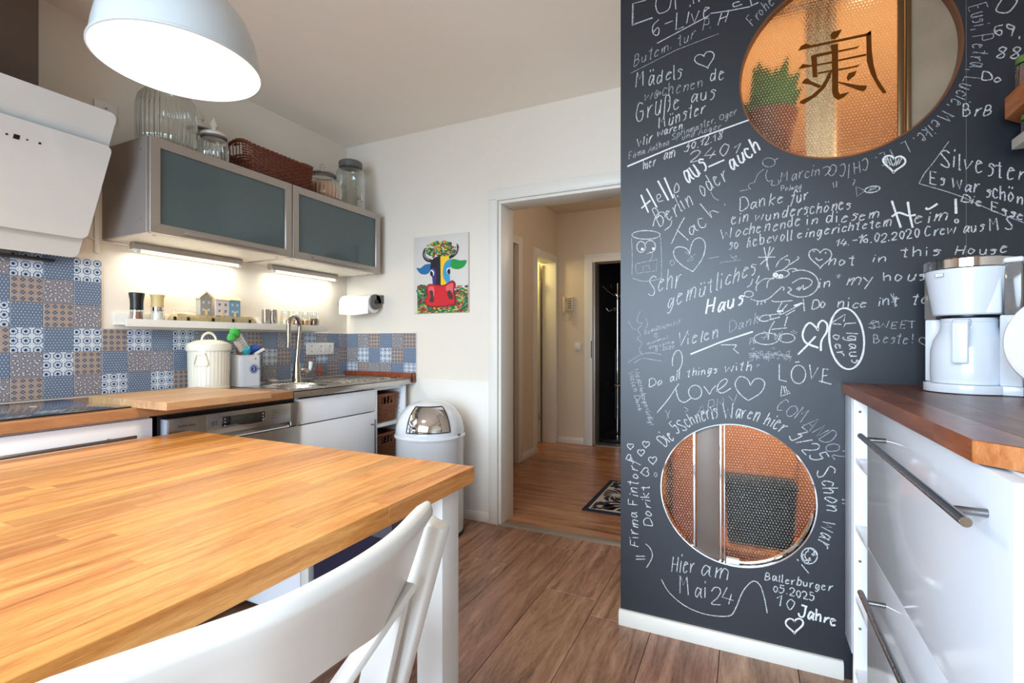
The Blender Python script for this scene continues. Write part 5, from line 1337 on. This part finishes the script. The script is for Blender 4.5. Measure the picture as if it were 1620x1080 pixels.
class Z:      # a close-up frame: origin and scale in photo pixels
    def __init__(s, ox, oy, sc): s.o = (ox, oy, sc)
    def p(s, x, y): return (s.o[0]+x/s.o[2], s.o[1]+y/s.o[2])
    def T(s, txt, a, b, cap, st='n', perp=None, lean=0):
        a = s.p(*a); b = s.p(*b); cap = cap/s.o[2]; S_, W_ = strokes_of(txt)
        dx, dy = b[0]-a[0], b[1]-a[1]; L = math.hypot(dx, dy)
        if perp is None: perp = abs(dy) > abs(dx)*.5
        ux, uy = (dy/L, -dx/L) if perp else (0, -1)
        ux += lean
        P = [[wpt(a[0]+dx*p[0]/W_+ux*cap*p[1]/8, a[1]+dy*p[0]/W_+uy*cap*p[1]/8) for p in q] for q in S_]
        w_, k = CH[st]; return ribbons(P, w_, 'chalk_writing', k)
    def D(s, lists, st='n', sm=True, name='chalk_drawing'):
        P = []
        for q in lists:
            q = [s.p(*p) for p in q]; q = crs(q, 5) if sm and len(q) > 2 else q
            P.append([wpt(*p) for p in q])
        w_, k = CH[st]; return ribbons(P, w_, name, k)
    def E(s, cx, cy, rx, ry, st='n', a0=0, a1=360, rot=0):
        P = []; r = math.radians(rot)
        for i in range(33):
            a = math.radians(a0+(a1-a0)*i/32); x, y = rx*math.cos(a), ry*math.sin(a)
            P.append(wpt(*s.p(cx+x*math.cos(r)-y*math.sin(r), cy+x*math.sin(r)+y*math.cos(r))))
        w_, k = CH[st]; return ribbons([P], w_, 'chalk_drawing', k)
    def heart(s, cx, cy, w_, h_, st='n', rot=0):
        r = math.radians(rot); P = []
        for i in range(41):
            a = 2*PI*i/40; x = 16*math.sin(a)**3/16; y = -(13*math.cos(a)-5*math.cos(2*a)-2*math.cos(3*a)-math.cos(4*a))/15
            x *= w_/2; y *= h_/2; P.append(wpt(*s.p(cx+x*math.cos(r)-y*math.sin(r), cy+x*math.sin(r)+y*math.cos(r))))
        ww, k = CH[st]; return ribbons([P], ww, 'chalk_heart', k)
def arc_text(txt, cx, cz, r, d0, d1, cap, st='n'):
    S_, W_ = strokes_of(txt); P = []
    for q in S_:
        P.append([(cx+(r+cap*p[1]/8)*math.cos(math.radians(d0+(d1-d0)*p[0]/W_)), cz+(r+cap*p[1]/8)*math.sin(math.radians(d0+(d1-d0)*p[0]/W_))) for p in q])
    w_, k = CH[st]; return ribbons(P, w_, 'chalk_writing', k)

A = Z(980, 0, 7.2)
A.D([[(300, 5), (150, 45), (145, 290), (380, 205)]], 'n', False)
A.D([[(160, 50), (155, 280)], [(165, 275), (370, 200)]], 'd', False)
A.D([[(420, 0), (415, 80), (455, 155), (560, 110), (590, 0)], [(635, 0), (642, 110)], [(840, 0), (846, 45)], [(900, 0), (912, 25)], [(1370, 20), (1300, 40), (1305, 80), (1400, 50)], [(1490, 0), (1505, 60)]])
A.T('6-Live', (360, 445), (1060, 165), 180)
A.D([[(430, 495), (1000, 190)], [(1040, 155), (1250, 125), (1480, 80), (1584, 30)]], 'n', False)
A.T('P.', (935, 345), (1050, 330), 140, 'd'); A.T('H', (1100, 300), (1240, 240), 140)
A.T('Butem. tur', (150, 765), (870, 430), 110, 'd'); A.D([[(130, 835), (650, 570), (1130, 385)]], 'd', False)
A.heart(975, 680, 230, 190, 'n', -18)
A.T('M\xe4dels', (170, 1010), (720, 880), 160); A.T('de', (1020, 925), (1215, 895), 150)
B = Z(980, 130, 6.75)
B.T('wochenen', (260, 205), (900, 40), 120, 'd')
B.T('Gr\xfc\xdfe', (165, 430), (665, 275), 200); B.T('aus', (750, 220), (1035, 175), 150)
B.T('M\xfcnster', (410, 495), (920, 330), 130); B.T('Wir', (190, 700), (350, 640), 100); B.T('waren', (400, 590), (680, 500), 80)
B.T('Sprinmaster, Oger', (550, 615), (1250, 345), 68, 'd'); B.T('Firma Anthon', (95, 830), (535, 665), 66, 'd'); B.T('und A\xf6ger', (660, 620), (1090, 490), 60, 'd')
B.D([[(85, 900), (560, 700), (1380, 405)]], 't', False)
B.T('hier', (250, 935), (390, 890), 110); B.T('am', (465, 838), (605, 795), 100); B.T('30.12.18', (685, 750), (1110, 600), 80)
B.T('2401', (730, 868), (1285, 745), 110); B.T('aus', (720, 1085), (960, 900), 190, 't'); B.D([[(950, 905), (1120, 830)]], 't', False)
B.T('auch', (1195, 950), (1530, 720), 150, 't')
c_ = Z(980, 280, 6.75)
c_.D([[(230, 190), (310, 380)], [(290, 125), (400, 325)], [(235, 335), (330, 250)], [(410, 40), (525, 250)], [(480, 5), (575, 228)]], 't', False)
c_.D([[(405, 240), (440, 215), (430, 185), (400, 200), (415, 260), (470, 250)], [(610, 65), (590, 110), (590, 165), (630, 150), (635, 100), (610, 65)]])
c_.T('Berlin', (420, 540), (810, 280), 170); c_.D([[(358, 525), (390, 420), (440, 375), (480, 385), (490, 430)], [(560, 460), (545, 520), (480, 570)]])
c_.T('oder', (880, 215), (1170, 10), 170); c_.D([[(975, 160), (1010, 220), (1060, 250)]], 'd')
c_.D([[(695, 432), (645, 520), (555, 712)], [(612, 562), (735, 675)], [(862, 285), (985, 435)], [(985, 435), (965, 370), (1000, 360), (1060, 380)]], 'n', False)
c_.T('ac', (750, 640), (950, 500), 150); c_.E(1125, 295, 4, 4, 'd')
c_.E(285, 618, 150, 46); c_.D([[(130, 650), (138, 850), (135, 1050)], [(440, 640), (450, 860), (448, 1085)], [(140, 1080), (240, 1110), (340, 1108), (450, 1080)]], 'd')
c_.E(232, 745, 46, 58); c_.E(330, 742, 55, 64, 'n', -150, 100); c_.E(245, 770, 7, 8, 't'); c_.E(362, 765, 7, 8, 't')
c_.D([[(290, 820), (345, 810), (350, 850), (330, 890)]], 'd'); c_.D([[(180, 925), (405, 880), (395, 1000), (185, 1030), (172, 960), (180, 925)], [(262, 1010), (245, 960), (315, 940), (325, 990)]], 'd', False)
c_.D([[(785, 1010), (680, 950), (605, 880), (578, 810), (600, 758), (650, 745), (715, 765), (750, 820)], [(750, 820), (765, 740), (800, 670), (860, 650), (908, 690), (915, 770), (880, 880), (785, 1010)]])
c_.E(565, 915, 22, 28, 'd'); c_.D([[(700, 800), (790, 870), (720, 900), (810, 820)], [(1070, 915), (1290, 885)], [(950, 870), (1060, 850)], [(1180, 830), (1230, 880), (1250, 840), (1200, 870)]], 'f')
d_ = Z(1140, 260, 6.75)
d_.T('Danke', (190, 492), (690, 405), 125); d_.T('f\xfcr', (740, 425), (940, 370), 115)
d_.T('ein wundersch\xf6nes', (105, 640), (1400, 475), 115); d_.T('Wochenende', (0, 800), (860, 655), 115); d_.T('in', (905, 645), (1060, 622), 95)
d_.T('diesem', (1110, 630), (1705, 575), 110); d_.T('so', (80, 905), (210, 885), 110); d_.T('liebevoll', (270, 880), (770, 800), 105); d_.T('eingerichtetem', (810, 795), (1830, 650), 95)
e_ = Z(1280, 220, 3.176)
e_.D([[(415, 310), (438, 380), (460, 445)], [(495, 315), (505, 380), (520, 445)], [(415, 390), (450, 370), (500, 385), (535, 380)], [(735, 300), (738, 375)], [(585, 345), (600, 352), (645, 325)]], 't')
e_.T('eim', (520, 425), (708, 408), 62); e_.E(740, 412, 9, 9)
e_.T('14.-16.02.2020', (130, 538), (560, 495), 40); e_.T('Crew aus', (575, 488), (880, 462), 50); e_.T('MS', (900, 460), (1030, 448), 58)
e_.T('this', (455, 592), (670, 582), 48); e_.T('House', (722, 582), (1005, 572), 46, 'n')
f_ = Z(1180, 380, 5.4)
f_.D([[(155, 60), (175, 160), (195, 258)], [(207, 52), (185, 150), (175, 235)], [(105, 145), (250, 143)], [(237, 62), (190, 140), (122, 208)]])
f_.heart(635, 145, 195, 175); f_.E(580, 92, 8, 8, 'd'); f_.E(682, 108, 6, 6, 'd'); f_.D([[(595, 150), (620, 172), (655, 160)]])
f_.T('not', (690, 215), (945, 205), 85); f_.T('in', (1065, 192), (1225, 180), 65); f_.T('in', (612, 412), (738, 395), 70); f_.T('my', (840, 385), (1110, 372), 100)
f_.T('hous', (1160, 352), (1550, 338), 80); f_.T('Do', (550, 582), (695, 580), 80); f_.T('nice', (770, 572), (1050, 570), 75); f_.T('int', (1120, 558), (1315, 552), 80); f_.T('to', (1405, 545), (1585, 535), 80)
f_.D([[(1235, 455), (1290, 565)], [(1250, 480), (1310, 500)], [(1260, 450), (1275, 570)], [(1245, 530), (1310, 490)]], 'd'); f_.D([[(790, 285), (795, 325)], [(770, 300), (812, 305)], [(775, 320), (808, 290)]], 'd')
# big doodled creature
f_.D([[(255, 230), (290, 170), (360, 128)], [(330, 165), (370, 170), (360, 215), (305, 260)], [(440, 140), (448, 158), (370, 210)], [(240, 330), (160, 330), (95, 380), (90, 435)], [(180, 410), (190, 350), (240, 315)],
      [(40, 500), (110, 520), (190, 500), (250, 450), (300, 405)], [(95, 555), (105, 520)], [(130, 550), (135, 518)], [(165, 535), (160, 510)], [(300, 398), (325, 405), (320, 430)], [(360, 400), (388, 420), (360, 445)],
      [(395, 365), (470, 325), (550, 335), (560, 375), (500, 420)], [(430, 420), (455, 400), (450, 430), (490, 385), (490, 420), (520, 400)], [(220, 510), (250, 525), (400, 515)], [(310, 525), (265, 610)], [(355, 545), (290, 635), (480, 540)],
      [(340, 640), (420, 595)], [(355, 650), (330, 735)], [(245, 690), (205, 760), (190, 850)], [(350, 748), (220, 760)], [(490, 500), (500, 605)], [(90, 650), (120, 690)], [(10, 400), (40, 380), (60, 330)], [(85, 370), (115, 300)]])
f_.E(470, 370, 150, 115, 'n', -120, 140); f_.E(300, 290, 70, 32, 'n', 0, 360, -8); f_.E(255, 297, 14, 12, 't'); f_.E(298, 308, 14, 12, 't'); f_.E(400, 262, 45, 20, 'n', 180, 350); f_.E(165, 665, 48, 26, 'n', 0, 360, -10); f_.D([[(190, 640), (300, 625)], [(200, 680), (290, 655)]])
f_.E(25, 460, 38, 26, 'n'); f_.D([[(270, 610), (320, 600)], [(410, 560), (470, 540), (480, 545)]], 't')
f_.E(350, 835, 68, 38); f_.E(175, 840, 105, 50, 'n', 0, 330); f_.D([[(250, 790), (250, 850), (290, 790), (290, 840)], [(310, 770), (300, 850)], [(150, 770), (190, 820), (130, 830)], [(120, 800), (180, 790), (150, 850)], [(380, 780), (430, 800)], [(400, 770), (440, 790)]], 'd')
f_.T('Pa', (25, 895), (90, 875), 55, 'd')
f_.D([[(530, 885), (620, 918)], [(620, 918), (520, 880), (485, 820), (500, 750), (545, 705), (600, 745), (615, 770), (620, 715), (655, 685), (692, 715), (690, 780), (645, 860), (640, 945)], [(595, 820), (520, 900), (445, 975)]], 't')
f_.E(860, 840, 148, 262, 't', 0, 360, -6)
f_.D([[(730, 705), (850, 632), (835, 695)], [(735, 712), (815, 718)], [(835, 740), (850, 712), (940, 705)]], 'n', False)
f_.T('Igaus', (852, 770), (905, 1060), 95, 'n', True); f_.T('oer', (745, 800), (785, 1010), 80, 'n', True)
f_.T('SWEET', (1040, 755), (1460, 745), 58, 'd'); f_.D([[(1045, 715), (1130, 695)], [(1045, 745), (1150, 740)]], 'd', False); f_.T('Beste!', (1080, 875), (1440, 882), 72, 'd'); f_.heart(1535, 860, 110, 90, 'd', -10); f_.D([[(1560, 715), (1590, 715)], [(1555, 750), (1590, 752)], [(1560, 795), (1590, 797)]], 'd', False)
g_ = Z(1000, 380, 6.75)
g_.T('Sehr', (150, 590), (530, 490), 200); g_.T('gem\xfctliches', (365, 745), (1340, 350), 165); g_.T('Haus', (770, 800), (1200, 680), 155, 't'); g_.T('Dank', (1025, 985), (1370, 870), 110, 'd')
h_ = Z(980, 480, 7.2)
h_.T('Vielen', (650, 500), (1145, 390), 140); h_.D([[(810, 577), (1150, 440), (1520, 320)]], 't', False); h_.D([[(1155, 470), (1330, 470)], [(1335, 472), (1300, 520), (1360, 570)]], 'n', False)
h_.T('Gem\xfctlichkeit', (280, 355), (695, 222), 44, 'd'); h_.T('&', (395, 385), (455, 380), 50, 'd'); h_.T('animal', (310, 475), (555, 395), 36, 'd'); h_.T('crossing', (332, 520), (630, 445), 34, 'd'); h_.T('07.2020', (405, 550), (625, 510), 38, 'd')
h_.E(660, 650, 56, 118, 'n', -215, 65, 6); h_.T('Do', (325, 950), (500, 915), 88); h_.T('all', (570, 890), (700, 852), 95); h_.T('things', (762, 838), (1125, 785), 88); h_.T('with', (1195, 778), (1525, 758), 95)
h_.D([[(100, 670), (250, 580), (380, 562), (480, 585)], [(165, 680), (260, 625), (380, 640), (480, 655)]], 'f'); h_.D([[(235, 90), (200, 200), (260, 230), (210, 300), (245, 360), (205, 400), (260, 450), (225, 520), (255, 575)], [(300, 160), (320, 250), (280, 290)], [(100, 200), (150, 280), (190, 300)]], 'f')
i_ = Z(980, 480, 3.857)
i_.D([[(362, 488), (300, 580), (230, 665)], [(345, 520), (360, 580), (395, 602), (440, 575)], [(515, 505), (535, 530), (550, 552), (565, 525), (588, 500)], [(590, 535), (640, 500), (658, 470), (640, 460), (605, 490), (598, 530), (630, 545), (682, 515)]])
i_.E(462, 540, 40, 42)
i_.D([[(785, 592), (730, 545), (706, 490), (735, 446), (780, 460), (800, 500)], [(800, 500), (825, 462), (865, 460), (887, 490), (860, 545), (785, 592)]])
i_.D([[(975, 370), (975, 465), (1020, 475)], [(1160, 372), (1172, 460), (1212, 390)], [(1243, 398), (1235, 482)], [(1240, 398), (1275, 402)], [(1240, 440), (1270, 437)], [(1218, 472), (1292, 492)], [(1072, 358), (1100, 355)]], 'n', False); i_.E(1092, 432, 44, 56)
i_.D([[(990, 500), (985, 565), (1042, 545)], [(1000, 502), (1010, 545)], [(1012, 505), (1025, 545), (1035, 530)]], 'n', False)
i_.T('ARMY', (468, 690), (722, 620), 72, 'f'); i_.D([[(280, 650), (300, 690), (285, 700)], [(310, 650), (290, 690)], [(395, 630), (420, 650), (400, 660)]], 'f')
random.seed(8)
i_.D([[(x_, y_), (x_+random.uniform(8, 26), y_-random.uniform(-8, 12)), (x_+random.uniform(0, 22), y_+random.uniform(4, 16))] for x_, y_ in [(random.uniform(785, 1030), random.gauss(318, 15)) for _ in range(70)]], 'f', False)
i_.T('Wiederholungsw\xfcrdig!', (88, 400), (185, 745), 30, 'd', True); i_.T('Vielen Dank', (55, 412), (118, 665), 28, 'd', True)
j_ = Z(980, 620, 3.856)
j_.T('Firma Fintorf', (112, 950), (112, 408), 58, 'n', True); j_.T('Dorikt', (200, 825), (178, 560), 56, 'n', True)
for (x_, y_, s_, r_) in ((67, 330, 38, 0), (162, 318, 42, 8), (132, 368, 42, 0), (203, 415, 50, -5), (58, 400, 38, 70), (157, 487, 52, 80)): j_.heart(x_, y_, s_, s_, 'n', r_)
j_.E(221, 503, 8, 12, 'd'); j_.D([[(160, 925), (190, 955), (200, 1005), (165, 1070)], [(100, 1000), (157, 1000)], [(100, 1018), (157, 1018)]])
arc_text('Die 5Schneris Waren hier', LO[0], LO[1], LO[2]+.022, 148, 57, .050)
arc_text('3/25 Sch\xf6n', LO[0], LO[1], LO[2]+.022, 53, -4, .050); arc_text('war', LO[0], LO[1], LO[2]+.022, -10, -27, .050); arc_text('es!', LO[0], LO[1], LO[2]+.020, -31, -46, .048)
arc_text('COMANDO2', LO[0], LO[1], LO[2]+.085, 68, 27, .045, 'd')
k_ = Z(1030, 860, 5.226)
k_.E(1308, 98, 66, 66); k_.E(1310, 95, 38, 40, 'n', 70, 250); k_.E(1335, 85, 5, 5); k_.E(1310, 120, 5, 5)
k_.T('Hier', (160, 228), (365, 245), 140); k_.T('am', (398, 250), (655, 305), 125); k_.T('Mai', (225, 405), (465, 450), 130); k_.T('24', (480, 485), (700, 512), 150)
k_.D([[(85, 290), (150, 400), (280, 510), (450, 580), (640, 595), (700, 530), (760, 390), (840, 308), (900, 340), (935, 440), (960, 570)]])
k_.T('Ballerburger', (930, 290), (1505, 392), 62); k_.T('05.2025', (1000, 388), (1362, 475), 60); k_.T('10', (1030, 510), (1200, 548), 90); k_.T('Jahre', (1215, 590), (1545, 690), 90, 't'); k_.heart(1185, 668, 145, 130, 't')
l_ = Z(1440, 0, 3.6)
l_.D([[(520, 0), (488, 62), (555, 72), (605, 15), (600, 0)]]); l_.T('69,', (465, 200), (640, 218), 62); l_.T('88', (475, 335), (635, 340), 62); l_.T('Do', (395, 450), (530, 478), 48); l_.T('BrB', (290, 665), (470, 655), 65)
m_ = Z(1400, 220, 5.4)
m_.D([[(545, 20), (420, 190), (340, 290), (290, 380)], [(290, 380), (620, 480), (890, 600), (1188, 715)]], 'd')
m_.T('Silvester', (455, 225), (1200, 362), 150); m_.T('Es war sch\xf6n', (372, 370), (1192, 568), 115); m_.T('Die Esse', (635, 520), (1192, 705), 75, 'n')
arc_text('Eusi, Petra, Lucie, Meike. LUTE. CHICO', UP[0], UP[1], UP[2]+.020, 17, -97, .042, 'd')
n_ = Z(1140, 220, 5.4)
n_.heart(1482, 205, 190, 150, 't', 4); n_.D([[(1400, 165), (1425, 215)], [(1420, 155), (1450, 225)], [(1445, 160), (1470, 230)], [(1480, 230), (1500, 180)], [(1500, 225), (1525, 165)], [(1520, 215), (1550, 160)]], 'n', False)
n_.E(412, 200, 54, 38, 'd'); n_.D([[(460, 178), (492, 165)], [(370, 258), (320, 300), (288, 372)], [(288, 372), (245, 385), (240, 410), (258, 430)], [(240, 430), (165, 445)], [(402, 265), (385, 310), (405, 360), (442, 355), (435, 395), (495, 385), (490, 345)]], 'd')
n_.T('Marcin', (500, 375), (860, 300), 90, 'd'); n_.T('Poland', (512, 445), (695, 428), 42, 'd'); n_.D([[(870, 250), (910, 235), (940, 260), (890, 315)]], 'd')
n_.E(1295, 430, 65, 26, 'n', 0, 360, -10); n_.D([[(1235, 440), (1155, 405), (1165, 490), (1235, 440)], [(1260, 445), (1330, 420)], [(1270, 430), (1340, 405)], [(960, 370), (968, 415)], [(990, 360), (990, 410)], [(1130, 345), (1150, 350), (1130, 395)]], 'd', False)
o_ = Z(1160, 0, 3.52); o_.T('Frohe', (105, 150), (235, 10), 55, 'd', True)
